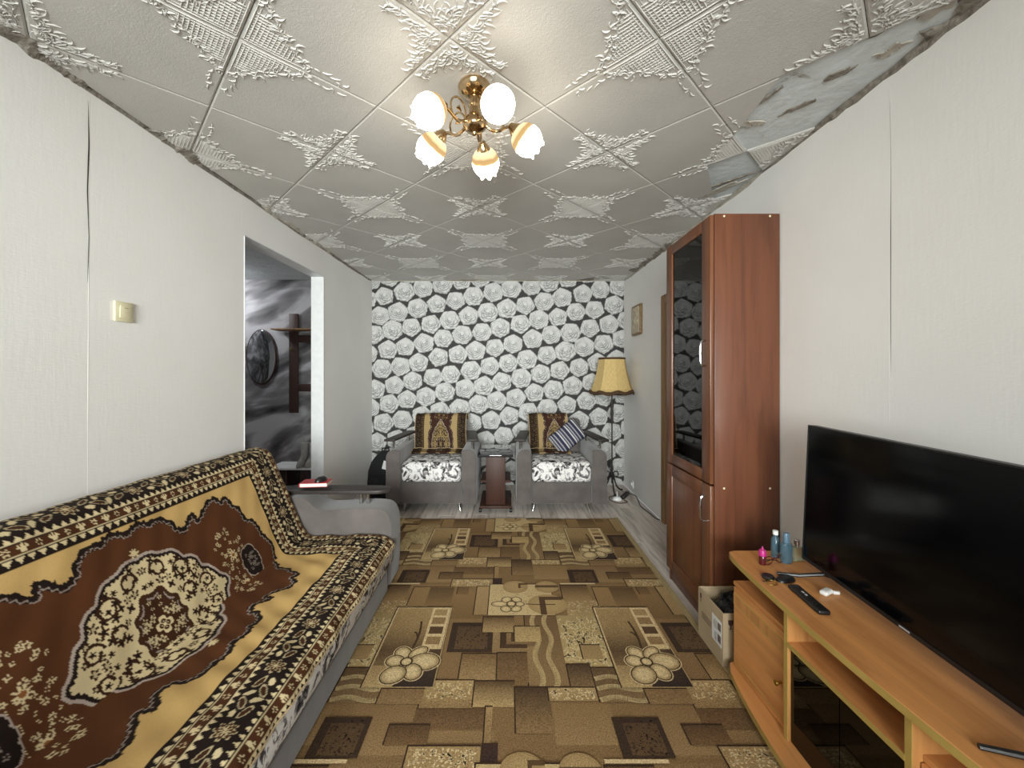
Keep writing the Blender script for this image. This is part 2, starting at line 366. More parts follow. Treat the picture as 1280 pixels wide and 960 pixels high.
# ceiling: bare slab, then the foam tiles one by one (50 cm, laid diagonally)
ce = struct(G().box((XL - WT, YF - .15, ZC + .006), (XR + .12, YB + .12, ZC + .10)).obj('ceiling', M['plaster'], smooth=0), 'ceiling of white embossed foam tiles with torn plaster edges')
def tile_bm():
    """square tile, lattice corner (+,+), floral corner (-,-); relief hangs to -z"""
    bm = bmesh.new(); h = 0.2488
    top = [bm.verts.new((sx * h, sy * h, 0.006)) for sx, sy in ((-1, -1), (1, -1), (1, 1), (-1, 1))]
    mid = [bm.verts.new((sx * h, sy * h, -0.001)) for sx, sy in ((-1, -1), (1, -1), (1, 1), (-1, 1))]
    k = h - .006; bot = [bm.verts.new((sx * k, sy * k, -0.004)) for sx, sy in ((-1, -1), (1, -1), (1, 1), (-1, 1))]
    for i in range(4):
        j = (i + 1) % 4; bm.faces.new([top[i], top[j], mid[j], mid[i]]); bm.faces.new([mid[i], mid[j], bot[j], bot[i]])
    bm.faces.new(bot[::-1])
    Z = -0.0039
    def ridge(pts, w, hgt):
        n = len(pts); rows = []
        for i in range(n):
            a = Vector(pts[max(i - 1, 0)]); b = Vector(pts[min(i + 1, n - 1)]); d = (b - a); d.normalize(); nn = Vector((-d.y, d.x))
            q = i / (n - 1); ww = w * (0.25 + 0.75 * math.sin(PI * min(1, q * 1.05 + .12)) ** .7)
            p = Vector(pts[i])
            if abs(p.x) > .243 or abs(p.y) > .243: p = Vector((max(-.243, min(.243, p.x)), max(-.243, min(.243, p.y))))
            rows.append([bm.verts.new((p.x + nn.x * ww, p.y + nn.y * ww, Z)), bm.verts.new((p.x, p.y, Z - hgt * (0.35 + .65 * math.sin(PI * min(1, q + .1)))),), bm.verts.new((p.x - nn.x * ww, p.y - nn.y * ww, Z))])
        for a, b in zip(rows, rows[1:]):
            bm.faces.new([a[0], a[1], b[1], b[0]]); bm.faces.new([a[1], a[2], b[2], b[1]])
    rr = random.Random(5)
    # lattice: crossed fine bars in the corner triangle
    for q in range(11):
        c = 0.228 - q * 0.0135
        ext = max(0.03, 0.17 - q * 0.012)
        ridge([(0.236 - ext * s_, c) for s_ in (0, .33, .66, 1)], 0.0034, 0.004)
        ridge([(c, 0.236 - ext * s_) for s_ in (0, .33, .66, 1)], 0.0034, 0.004)
    ridge([(0.24, .24), (.12, .24), (0.02, .24)], .003, .004); ridge([(.24, 0.24), (.24, .12), (.24, .02)], .003, .004)
    def leaf(x, y, ang, ln, curl, w, hgt=0.0065):
        pts = []; a = ang; px, py = x, y; n = 7
        for i in range(n):
            pts.append((px, py)); px += math.cos(a) * ln / n; py += math.sin(a) * ln / n; a += curl / n
        ridge(pts, w, hgt)
    for q in range(9):      # scrolls along the lattice's slanted side
        s_ = (q - 4) / 4.0; cx = 0.135 + s_ * 0.10; cy = 0.135 - s_ * 0.10
        if max(cx, cy) > .238: continue
        for e in range(5):
            leaf(cx + rr.uniform(-.016, .016), cy + rr.uniform(-.016, .016), rr.uniform(0, 2 * PI), rr.uniform(.03, .05), rr.choice((-1, 1)) * rr.uniform(1.5, 4), .0034, .0048)
    for ax in (0, 1):
        for q in range(5):
            d = 0.02 - q * .028; b = .222 + rr.uniform(-.012, .008)
            p = (d, b) if ax == 0 else (b, d)
            leaf(p[0], p[1], (PI if ax == 0 else -PI / 2) + rr.uniform(-.5, .5), rr.uniform(.03, .05), rr.choice((-1, 1)) * rr.uniform(.8, 3), .003, .0045)
    for ax in (0, 1):       # floral corner: leaves sweeping along both edges
        for q in range(42):
            u = 0.005 + 0.20 * (q / 42.0) ** 1.2; thick = 0.085 * (1 - u / 0.23)
            vv = 0.010 + rr.uniform(0, 1) * thick
            p = (-.246 + u, -.246 + vv) if ax == 0 else (-.246 + vv, -.246 + u)
            base = 0.25 if ax == 0 else PI / 2 - 0.25
            leaf(p[0], p[1], base + rr.uniform(-.7, .7), rr.uniform(.03, .062), rr.choice((-1, 1)) * rr.uniform(.6, 3.4), rr.uniform(.0024, .0040), .0052)
    return bm
tb = tile_bm(); bmesh.ops.recalc_face_normals(tb, faces=tb.faces[:])
tile_me = bpy.data.meshes.new('ceiling_tile'); tb.to_mesh(tile_me); tile_me.materials.append(M['tile'])
tile_me.polygons.foreach_set('use_smooth', [True] * len(tile_me.polygons)); tile_me.set_sharp_from_angle(angle=0.25)
GX, GY, HD = 0.1585, 1.735, 0.35355
TILEZ = ZC - 0.001
cuts = {(3, 0): [((1.055, 1.735, 0), (1, -0.10, 0)), ((1.2, 1.90, 0), (.75, .45, 0))], (3, 2): [((1.21, 2.44, 0), (0.86, -0.50, 0))], (4, -3): [((1.25, .7, 0), (1, .2, 0))]}
for i in range(-6, 6):
    for j in range(-9, 11):
        if (i + j) % 2 == 0 or (i, j) == (4, -1): continue
        cx, cy = GX + i * HD, GY + j * HD
        if cx - HD > XR - .01 or cx + HD < XL + .01 or cy - HD > YB - .01 or cy + HD < YF + .01: continue
        if i % 2 == 0: ang = 0 if (i + 1 + j) % 4 == 0 else PI
        else: ang = PI / 2 if (i + j + 1) % 4 == 0 else -PI / 2
        T = Matrix.Translation((cx, cy, TILEZ)) @ Matrix.Rotation(ang - PI / 4, 4, 'Z')
        inside = cx - HD > XL and cx + HD < XR and cy - HD > YF and cy + HD < YB and (i, j) not in cuts
        if inside:
            o = bpy.data.objects.new('ceiling_tile', tile_me); COL.objects.link(o); o.parent = ce; o.matrix_local = T
        else:
            bm = tb.copy(); bmesh.ops.transform(bm, matrix=Matrix.Rotation(ang - PI / 4, 4, 'Z'), verts=bm.verts[:])
            pl = [((XR - .004 - (0.012 * random.random()), 0, 0), (1, 0, 0)), ((XL + .006 + .012 * random.random(), 0, 0), (-1, 0, 0)), ((0, YB - .004, 0), (0, 1, 0)), ((0, YF + .004, 0), (0, -1, 0))] + cuts.get((i, j), [])
            for co, no in pl:
                bmesh.ops.bisect_plane(bm, geom=bm.verts[:] + bm.edges[:] + bm.faces[:], plane_co=Vector(co) - Vector((cx, cy, 0)), plane_no=Vector(no), clear_outer=True)
            if len(bm.faces) < 3: bm.free(); continue
            me = bpy.data.meshes.new('ceiling_tile'); bm.to_mesh(me); bm.free()
            link('ceiling_tile', me, M['tile'], ce, 0.25, loc=(cx, cy, TILEZ))
tb.free()
# crumbled plaster along the wall / ceiling joints
def ragged(X, side, y0, y1, wmin, wmax, seed, mat, z=ZC - .006, drop=0.012, n=90):
    ys = np.linspace(y0, y1, n); w_ = wmin + (wmax - wmin) * np.clip(0.5 + 0.7 * noise1(n, seed, ((1, 7), (.6, 19), (.4, 44))), 0, 1)
    ends = np.minimum(1, np.minimum(np.arange(n), np.arange(n)[::-1]) / 6.0); w_ = w_ * ends
    dz = (0.003 + np.clip(0.5 + .6 * noise1(n, seed + 9, ((1, 9), (.5, 30))), 0, 1) * drop) * ends
    nz = noise1(n, seed + 5, ((1, 20), (.7, 44))) * 0.0025
    g = G(); rows = []
    for i in range(n):
        P = [(X, ys[i], ZC + .004), (X - side * w_[i], ys[i], ZC + .004), (X - side * w_[i] * .95, ys[i], z + .003 + nz[i]), (X - side * w_[i] * .5, ys[i], z - .003 - abs(nz[i])), (X - side * .004, ys[i], z - dz[i]), (X, ys[i], z - dz[i] * 1.6 - .002)]
        rows.append([g.bm.verts.new(p) for p in P])
    for a, b in zip(rows, rows[1:]):
        for k in range(len(a) - 1): g.bm.faces.new([a[k], a[k + 1], b[k + 1], b[k]])
    return g.obj('plaster_edge', mat, ce, smooth=0.5)
ragged(XL, -1, 0.6, 5.0, .004, .020, 41, M['debris'], drop=.010, n=260)
ragged(XL, -1, 1.20, 1.62, .02, .085, 42, M['debris'], n=60)
ragged(XL, -1, 1.88, 2.20, .02, .075, 43, M['debris'], n=60)
ragged(XL, -1, 2.75, 3.9, .01, .045, 44, M['debris_light'], n=120)
ragged(XR, 1, 0.6, 2.3, .004, .018, 51, M['debris'], drop=.012, n=160)
ragged(XR, 1, 0.75, 1.40, .01, .08, 52, M['debris'], z=ZC - .002, n=90)
ragged(XR, 1, 2.3, 5.0, .005, .018, 54, M['debris_light'], n=120)
ragged(XR, 1, 3.5, 4.6, .01, .12, 53, M['debris'], z=ZC - .006, n=90)
def chip(cx, cy, rx, ry, ang, seed, mat, z=ZC + .004, h=.003):
    n = 44; rr = np.clip(1 + 0.55 * noise1(n, seed, ((1, 7), (.7, 16), (.4, 40))), .25, 2); rr[-1] = rr[0]
    pts = []
    for k in range(n):
        a = 2 * PI * k / n; x_, y_ = rx * rr[k] * math.cos(a), ry * rr[k] * math.sin(a)
        pts.append((min(XR - .002, cx + x_ * math.cos(ang) - y_ * math.sin(ang)), min(YB - .002, cy + x_ * math.sin(ang) + y_ * math.cos(ang))))
    G().prism(pts, 'z', z - h, z + .004).obj('plaster_chip', mat, ce, smooth=0.5)
chip(1.10, 1.44, .10, .035, -.75, 61, M['debris_light']); chip(1.20, 1.33, .09, .04, -.7, 62, M['debris']); chip(1.26, 1.56, .05, .018, -.9, 63, M['debris'])
chip(1.24, 1.75, .07, .02, -1.0, 64, M['debris']); chip(1.35, 1.45, .05, .03, -.8, 65, M['debris_light']); chip(1.09, 1.86, .07, .03, .3, 66, M['debris_light'], z=ZC - .001)
chip(1.06, 1.70, .15, .010, 1.9, 67, M['debris'], z=ZC - .001); chip(1.30, 2.55, .16, .03, -1.0, 68, M['debris_light'], z=ZC - .002)
chip(1.30, 2.42, .13, .012, -.9, 69, M['debris'], z=ZC - .001); chip(1.16, 1.20, .12, .05, -.6, 70, M['debris']); chip(1.33, 1.22, .05, .09, -.2, 71, M['debris_light'])
chip(-.45, YB - .05, .22, .05, 0, 72, M['debris_light'], z=ZC - .004); chip(.42, YB - .045, .24, .05, 0, 73, M['debris_light'], z=ZC - .004); chip(1.05, YB - .12, .25, .06, -.5, 74, M['debris'], z=ZC - .004)

# hall behind the doorway
HX0 = -3.75
HL = XL - WT
struct(G().box((HX0, 1.9, -.10), (HL, YB, -.002)).obj('floor_hall', M['laminate'], smooth=0), 'hall floor')
hw = struct(G().box((HX0, 4.985, 0), (HL - .001, 5.10, ZC + .1)).obj('wall_hall', M['drape'], smooth=0), 'hall wall papered with grey draped cloth print')
struct(G().box((HX0 - .1, 1.8, 0), (HX0, 5.10, ZC + .1)).obj('wall_hall_left', M['drape'], smooth=0), 'far side wall of the hall')
struct(G().box((HX0, 1.8, 0), (HL, 1.9, ZC + .1)).obj('wall_hall_front', M['wall'], smooth=0), 'near end wall of the hall')
struct(G().box((HX0 - .1, 1.8, ZC + .001), (HL, 5.10, ZC + .1)).obj('ceiling_hall', M['plaster'], smooth=0), 'rough grey hall ceiling')
g = G(); g.box((HL - .004, DY1 - .004, 0), (XL + .004, DY1, DZ)); g.box((HL - .004, DY0, DZ - .004), (XL + .004, DY1, DZ + .0)); g.box((HL - .004, DY0, 0), (XL + .004, DY0 + .004, DZ))
struct(g.obj('trim_2', M['jamb'], smooth=0), 'white painted doorway lining')

# ------------------------------------------------------------ rose wallpaper (flat print on the back wall)
def rose_print():
    step = 0.0062
    nx = int((XR - XL) / step) + 1; nz = int(ZC / step) + 1
    xs = np.linspace(XL, XR, nx); zs = np.linspace(0, ZC, nz)
    Xg, Zg = np.meshgrid(xs, zs, indexing='ij')
    C = np.zeros((nx, nz, 3)); C[:] = lin((60, 58, 58))
    r = np.random.RandomState(3)
    a = np.array([0.232, 0.046]); b = np.array([-0.070, -0.236])
    cs = []
    for i in range(-18, 30):
        for j in range(-6, 18):
            p = np.array([XL, ZC]) + i * a + j * b
            if XL - .2 < p[0] < XR + .2 and -.2 < p[1] < ZC + .2: cs.append(p + r.uniform(-.012, .012, 2))
    r.shuffle(cs)
    for p in cs:
        R = r.uniform(.124, .136); ph = r.uniform(0, 6.28); ph2 = r.uniform(0, 6.28)
        i0, i1 = np.searchsorted(xs, [p[0] - .17, p[0] + .17]); j0, j1 = np.searchsorted(zs, [p[1] - .17, p[1] + .17])
        if i1 <= i0 or j1 <= j0: continue
        dx = Xg[i0:i1, j0:j1] - p[0]; dz = (Zg[i0:i1, j0:j1] - p[1]) * 1.06
        rad = np.hypot(dx, dz); th = np.arctan2(dz, dx)
        npet = r.choice([5, 6]); seg = 2 * PI / npet; k = ((th + ph) % seg) - seg / 2
        ro = R * (1.05 * (1 - .55 * (1 - math.cos(seg / 2))) / np.cos(k * .82) * .94 + .018 * np.cos(13 * th + ph2) * (np.sin(th) < .3))
        u = rad / ro; ins = u < 1
        sh = np.full(u.shape, .93); cz = 0.0
        for q_, (rk, st_k) in enumerate(((.80, .58), (.63, .42), (.47, .40), (.32, .38), (.18, .38))):
            dx2, dz2 = dx, dz - R * .16 * (1 - rk); r2 = np.hypot(dx2, dz2) / R; t2 = np.arctan2(dz2, dx2)
            edge = rk * (1 + .07 * np.cos(npet * t2 + ph * (q_ + 1)) + .04 * np.cos(3 * t2 + ph2 + q_))
            dd = r2 - edge; w_ = .055
            fade = .55 + .45 * np.clip(-np.sin(t2 + .5 * math.sin(ph + q_)) + .4 * np.cos(2 * t2 + ph2 + q_), -1, 1)
            sh = np.where((dd > 0) & (dd < w_ * 2.2), sh - (1 - st_k) * fade * (1 - dd / (w_ * 2.2)), sh)
        for q_ in range(npet):
            a0 = ph2 + q_ * seg; da = np.abs((th - a0 + PI) % (2 * PI) - PI) * rad
            sh = np.where((da < .0035) & (u > .70), np.minimum(sh, .74), sh)
        sh = np.where(u > .955, .58, sh); sh = np.clip(sh, .30, 1)
        col = lin((212, 211, 208))[None, None] * sh[..., None] ** 1.8
        blk = C[i0:i1, j0:j1]; blk[ins] = col[ins]
    C[:, zs > ZC - .012] = lin((205, 196, 176))
    P = np.stack([Xg, np.full_like(Xg, YB - .0015), Zg], -1)
    return grid_mesh('wallpaper', P, C)
link('wallpaper', rose_print(), M['roses'], wb, 0)

# ------------------------------------------------------------ rug
RX0, RX1, RY0, RY1, RT = -0.99, 1.03, -0.15, 3.83, 0.009
def build_rug():
    V, Fc, Cl = [], [], []
    def clip(poly):
        for ax, lim, sg in ((0, RX0 + .004, 1), (0, RX1 - .004, -1), (1, RY0 + .004, 1), (1, RY1 - .004, -1)):
            out = []
            for k in range(len(poly)):
                p, q = poly[k], poly[(k + 1) % len(poly)]
                ip, iq = sg * (p[0][ax] - lim) >= 0, sg * (q[0][ax] - lim) >= 0
                if ip: out.append(p)
                if ip != iq:
                    t_ = (lim - p[0][ax]) / (q[0][ax] - p[0][ax])
                    out.append(((p[0][0] + t_ * (q[0][0] - p[0][0]), p[0][1] + t_ * (q[0][1] - p[0][1])), tuple(p[1][c] + t_ * (q[1][c] - p[1][c]) for c in range(3))))
            poly = out
            if len(poly) < 3: return []
        return poly
    z = [RT]
    PX, PY = 1.125, 1.208
    def poly(pts, cols, rep=True):
        """pts 2-D, cols one colour per point"""
        for a in (range(-1, 2) if rep else (0,)):
            for b in (range(-2, 3) if rep else (0,)):
                q = clip([((p[0] + a * PX, p[1] + b * PY), c) for p, c in zip(pts, cols)])
                if len(q) >= 3:
                    if sum(q[k][0][0] * q[(k + 1) % len(q)][0][1] - q[(k + 1) % len(q)][0][0] * q[k][0][1] for k in range(len(q))) < 0: q = q[::-1]
                    i = len(V); V.extend([(p[0], p[1], z[0]) for p, c in q]); Cl.extend([c for p, c in q]); Fc.append(list(range(i, i + len(q))))
        
    def up(): z[0] += 0.00006
    def L(c): return tuple(float(min(.9, x)) for x in lin(c) * np.array((1.34, 1.20, 1.16)))
    def rect(x0, x1, y0, y1, c0, c1=None, outline=True, horiz=False):
        """c0 = far edge colour, c1 = near edge colour"""
        c1 = c1 or c0
        if outline:
            up(); e = .006; d = L((62, 48, 34)); poly([(x0 - e, y0), (x1, y0), (x1, y1 + e * 1.3), (x0 - e, y1 + e * 1.3)], [d] * 4)  # dark outline of the rug pattern along left and far edges
        up(); a, b = L(c0), L(c1)
        if horiz: poly([(x0, y0), (x1, y0), (x1, y1), (x0, y1)], [a, b, b, a])
        else: poly([(x0, y0), (x1, y0), (x1, y1), (x0, y1)], [b, b, a, a])
    def specks(x0, x1, y0, y1, n, c, seed, s0=.004, s1=.009):
        r = random.Random(seed); up()
        for _ in range(n):
            x_, y_ = r.uniform(x0 + s1, x1 - s1), r.uniform(y0 + s1, y1 - s1); s_ = r.uniform(s0, s1); a = r.uniform(0, 3.14)
            q = [(x_ + s_ * math.cos(a + k * PI / 2) * (1 if k % 2 else .6), y_ + s_ * math.sin(a + k * PI / 2) * (1 if k % 2 else .6)) for k in range(4)]
            poly(q, [L(c)] * 4)
    def scribble(x0, x1, y0, y1, n, c, seed):
        r = random.Random(seed); up()
        for _ in range(n):
            x_, y_ = r.uniform(x0 + .012, x1 - .012), r.uniform(y0 + .03, y1 - .012); a = r.uniform(-2.4, -.7); w_ = .0035
            pts = [(x_, y_)]
            for k in range(5):
                a += r.uniform(-.7, .7); pts.append((min(x1, max(x0, pts[-1][0] + .011 * math.cos(a))), min(y1, max(y0, pts[-1][1] + .011 * math.sin(a)))))
            for p, q in zip(pts, pts[1:]):
                d = Vector((q[0] - p[0], q[1] - p[1])); 
                if d.length < 1e-5: continue
                d.normalize(); nx_, ny_ = -d.y * w_, d.x * w_
                poly([(p[0] + nx_, p[1] + ny_), (p[0] - nx_, p[1] - ny_), (q[0] - nx_, q[1] - ny_), (q[0] + nx_, q[1] + ny_)], [L(c)] * 4)
    def ell(cx, cy, rx, ry, c, c2=None, rot=0, n=22):
        up(); c2 = c2 or c
        P = []
        for k in range(n):
            a = 2 * PI * k / n; u, v_ = rx * math.cos(a), ry * math.sin(a); P.append((cx + u * math.cos(rot) - v_ * math.sin(rot), cy + u * math.sin(rot) + v_ * math.cos(rot)))
        ci, co = L(c), L(c2)
        I = [(cx + (p[0] - cx) * .55, cy + (p[1] - cy) * .55) for p in P]
        poly(I, [ci] * n)
        for k in range(n): poly([I[k], P[k], P[(k + 1) % n], I[(k + 1) % n]], [ci, co, co, ci])
    def band(pts, w_, c):
        up()
        for p, q in zip(pts, pts[1:]):
            d = Vector((q[0] - p[0], q[1] - p[1])); d.normalize(); nx_, ny_ = -d.y * w_, d.x * w_; p2 = (q[0] + d.x * w_ * .25, q[1] + d.y * w_ * .25)
            poly([(p[0] + nx_, p[1] + ny_), (p[0] - nx_, p[1] - ny_), (p2[0] - nx_, p2[1] - ny_), (p2[0] + nx_, p2[1] + ny_)], [L(c)] * 4)
    def flower(cx, cy, petals, edge, light, mid):
        for (px, py, rx, ry, rot) in petals: ell(px, py, rx + .010, ry + .010, (198, 184, 142), None, rot)
        for (px, py, rx, ry, rot) in petals:
            ell(px, py, rx + .005, ry + .005, edge, None, rot); ell(px, py, rx, ry, light, mid, rot)
        ell(cx, cy, .030, .030, edge); ell(cx, cy, .022, .022, light, (190, 176, 132))
    TAN, MID, DRK, VDK, LGT, CRM = (142, 120, 84), (124, 103, 70), (84, 67, 47), (60, 48, 38), (172, 152, 108), (206, 190, 148)
    # tan ground patches
    rect(-.80, .325, 1.43, 2.638, (134, 112, 77), (128, 106, 72), outline=False)
    rect(.18, .42, 1.50, 1.69, (134, 112, 76), (148, 126, 88), outline=False)
    rect(-.30, -.05, 1.43, 1.56, (140, 118, 82), (128, 108, 74), outline=False)
    rect(.60, .72, 1.45, 1.69, (150, 128, 90), (132, 111, 76), outline=False)
    rect(.80, 1.02, 2.27, 2.55, (140, 116, 78), (120, 99, 66), outline=False)
    rect(-.62, -.35, 1.46, 1.69, (128, 106, 73), (148, 126, 88), outline=False)
    rect(.097, .27, 2.30, 2.64, (150, 130, 92), (142, 121, 84), outline=False)
    # light scribbled and speckled panels
    rect(.34, .66, 2.30, 2.46, (150, 130, 92), (160, 142, 100), outline=False); specks(.34, .66, 2.30, 2.455, 150, (196, 180, 136), 1)
    rect(.265, .505, 1.89, 2.30, (160, 146, 102), (178, 160, 112), outline=False); scribble(.265, .505, 1.89, 2.30, 110, (204, 192, 148), 2)
    rect(.364, .46, 1.95, 2.05, (148, 128, 88), (158, 138, 96))
    rect(.338, .508, 2.458, 2.625, (92, 73, 50), (150, 128, 88))
    rect(.538, .792, 2.395, 2.604, (146, 122, 82), (140, 118, 80)); rect(.64, .792, 2.395, 2.60, (96, 78, 53), (132, 110, 75), outline=False)
    rect(.817, .884, 2.52, 2.655, (100, 80, 54), (124, 102, 68))
    # wavy column
    rect(.096, .273, 1.775, 2.31, (108, 88, 61), (136, 115, 80)); 
    rect(.096, .14, 1.775, 2.04, (146, 126, 88), (136, 115, 80), outline=False)
    for xc in (.147, .212):
        pts = [(xc + .013 * math.sin((y_ - 1.78) * 2 * PI / .27 + .4), y_) for y_ in np.linspace(1.776, 2.308, 40)]
        band(pts, .0125, (190, 172, 124))
    # brown blocks
    rect(-.29, -.074, 1.997, 2.225, VDK, (66, 54, 42)); rect(-.262, -.10, 2.02, 2.20, (84, 68, 48), (96, 78, 54), outline=False); specks(-.29, -.074, 1.997, 2.225, 90, (62, 50, 38), 4)
    rect(-.074, .10, 1.99, 2.15, (150, 128, 90), (140, 119, 82), outline=False)
    rect(-.03, .10, 2.026, 2.143, (70, 55, 40), (78, 61, 44)); rect(-.004, .10, 2.055, 2.143, (140, 119, 82), (126, 105, 72), outline=False); rect(.02, .10, 2.075, 2.143, (78, 61, 44), (84, 66, 47), outline=False)
    rect(-.13, .038, 2.15, 2.282, (98, 79, 54), (170, 150, 105))
    rect(.039, .174, 2.074, 2.197, (160, 142, 98), (180, 160, 112))
    rect(-.216, -.046, 1.812, 1.983, (116, 95, 64), (156, 135, 94))
    rect(-.046, .096, 1.80, 1.99, (100, 81, 55), (124, 102, 70))
    rect(-.36, -.141, 1.662, 1.812, (170, 150, 106), (140, 119, 82)); specks(-.35, -.15, 1.70, 1.81, 110, (204, 190, 146), 5)
    rect(-.368, -.083, 1.566, 1.66, (98, 78, 53), (114, 93, 64), outline=False)
    rect(-.141, .033, 1.668, 1.807, (88, 70, 48), (176, 156, 110))
    rect(-.086, -.059, 1.496, 1.668, (158, 136, 95), (140, 119, 82)); rect(-.088, -.034, 1.385, 1.498, (64, 48, 42), (58, 46, 42))
    rect(.034, .178, 1.545, 1.77, (72, 58, 42), (138, 116, 80)); 
    rect(.277, .385, 1.70, 1.91, (74, 60, 43), (142, 121, 84)); 
    rect(.176, .377, 1.698, 1.769, (168, 149, 106), (156, 136, 95)); specks(.176, .377, 1.698, 1.769, 80, (206, 192, 150), 6)
    # horizontal waves
    rect(.385, .605, 1.69, 1.887, (96, 79, 55), (128, 108, 76))
    for yc in (1.825, 1.768, 1.708):
        band([(x_, yc + .010 * math.sin((x_ - .385) * 2 * PI / .20 - .6)) for x_ in np.linspace(.388, .602, 22)], .0125, (190, 174, 128))
    rect(-.538, -.354, 1.682, 1.762, (126, 104, 72), (138, 117, 81))
    rect(-.451, -.296, 1.496, 1.58, (88, 70, 48), (116, 94, 64))
    rect(-.358, -.096, 1.395, 1.49, (158, 138, 98), (160, 140, 98)); specks(-.355, -.10, 1.40, 1.488, 130, (208, 194, 152), 8)
    rect(-.71, -.53, 1.445, 1.61, VDK, (66, 53, 40)); rect(-.68, -.55, 1.455, 1.59, (84, 67, 46), (94, 76, 52), outline=False); specks(-.71, -.53, 1.445, 1.61, 90, (58, 47, 37), 9)
    rect(-.785, -.56, 1.425, 1.441, CRM, CRM, outline=False)
    # cream panel with the small flower and discs
    rect(-.188, -.108, 2.30, 2.604, (164, 144, 102), (152, 131, 92)); 
    rect(-.108, .27, 2.297, 2.63, (190, 174, 128), (198, 182, 136)); specks(-.10, .265, 2.30, 2.62, 160, (168, 152, 108), 10)
    ell(.051, 2.601, .080, .075, (168, 148, 104), (156, 135, 94)); rect(.07, .13, 2.585, 2.645, (92, 73, 50), (92, 73, 50), outline=False); rect(.085, .13, 2.585, 2.625, (164, 143, 100), (156, 136, 95), outline=False)
    ell(.251, 2.601, .076, .072, (168, 148, 104), (156, 135, 94)); rect(.178, .324, 2.592, 2.62, (92, 73, 50), (92, 73, 50), outline=False)
    ell(.236, 2.405, .115, .105, (172, 152, 106), (162, 142, 99)); rect(.190, .33, 2.45, 2.485, (88, 69, 48), (88, 69, 48), outline=False); rect(.190, .225, 2.30, 2.485, (88, 69, 48), (84, 66, 46), outline=False)
    band([(.10, 2.407), (.17, 2.402), (.28, 2.402)], .004, (74, 58, 40))
    E2, L2, M2 = (84, 70, 48), (206, 192, 146), (170, 152, 108)
    flower(.024, 2.407, [(-.043, 2.407, .048, .026, 0), (-.004, 2.452, .030, .026, .9), (.056, 2.452, .030, .024, -.7), (.074, 2.405, .024, .022, 0), (.052, 2.355, .030, .024, .7), (-.008, 2.354, .030, .026, -.9)], E2, L2, M2)
    # big flower panel with ladder
    rect(-.63, -.318, 1.765, 2.367, CRM, (168, 149, 106))
    up(); A, B_, C_, D_ = L((158, 138, 96)), L((150, 130, 90)), L((92, 76, 53)), L((150, 131, 92))
    for y0, y1, c1, c0 in ((2.20, 2.362, A, B_), (2.00, 2.20, B_, C_), (1.90, 2.00, C_, L((118, 99, 69))), (1.77, 1.90, L((150, 131, 92)), L((178, 160, 114)))):
        poly([(-.622, y0), (-.322, y0), (-.322, y1), (-.622, y1)], [c0, c0, c1, c1])
    up(); dk = L((54, 45, 40)); poly([(-.50, 1.77), (-.322, 1.77), (-.322, 2.02), (-.40, 1.98)], [dk, dk, L((80, 66, 48)), L((80, 66, 48))])
    rect(-.424, -.325, 2.012, 2.367, CRM, (200, 184, 140), outline=False)
    for y1, y0, c in ((2.350, 2.290, (160, 140, 98)), (2.272, 2.212, (142, 120, 83)), (2.190, 2.130, (88, 70, 49)), (2.106, 2.046, (140, 118, 82))): rect(-.410, -.339, y0, y1, c, c, outline=False)
    st = [(-.465, 2.02), (-.458, 2.08), (-.456, 2.14), (-.460, 2.19), (-.466, 2.235)]; band(st, .0055, (70, 54, 36)); band([(-.458, 2.10), (-.468, 2.13), (-.482, 2.145)], .005, (70, 54, 36))
    E1, L1, M1 = (66, 54, 38), (204, 190, 146), (150, 132, 92)
    flower(-.472, 1.922, [(-.502, 1.980, .036, .046, .5), (-.430, 1.985, .030, .050, -.75), (-.527, 1.928, .040, .036, 0), (-.388, 1.925, .068, .054, -.05), (-.430, 1.858, .040, .050, .35), (-.512, 1.840, .058, .050, .75)], E1, L1, M1)
    z[0] += .0001
    me = bpy.data.meshes.new('rug_pattern'); me.from_pydata(V, [], Fc)
    at = me.color_attributes.new('Col', 'FLOAT_COLOR', 'POINT'); rgba = np.ones((len(V), 4), np.float32); rgba[:, :3] = np.array(Cl); at.data.foreach_set('color', rgba.reshape(-1))
    me.update()
    return me, z[0]
rug = thing('rug', 'large beige and brown patterned rug with flowers and squares covering the floor', 'rug', (0, 1.9, 0))
rb_ = G((0, 1.9, 0)).box((RX0, RY0, 0.0005), (RX1, RY1, RT)).obj('rug_backing', plain('rug_backing_brown', S(112, 93, 62), 0.95, c2=S(96, 78, 52), scale=60), rug, bevel=.002)
rme, RUGTOP = build_rug()
link('rug_pattern', rme, M['rug'], rug, 0, loc=(0, -1.9, 0))
print('RUGTOP', RUGTOP)
g = G((0, 1.9, 0)); g.box((RX1 - .035, RY0, RT), (RX1, RY1, RUGTOP + .0005)); g.box((RX0, RY0, RT), (RX0 + .02, RY1, RUGTOP + .0005))
g.obj('rug_binding', plain('rug_edge_binding', S(168, 148, 106), 0.95, c2=S(150, 130, 90), scale=80), rug, smooth=0)

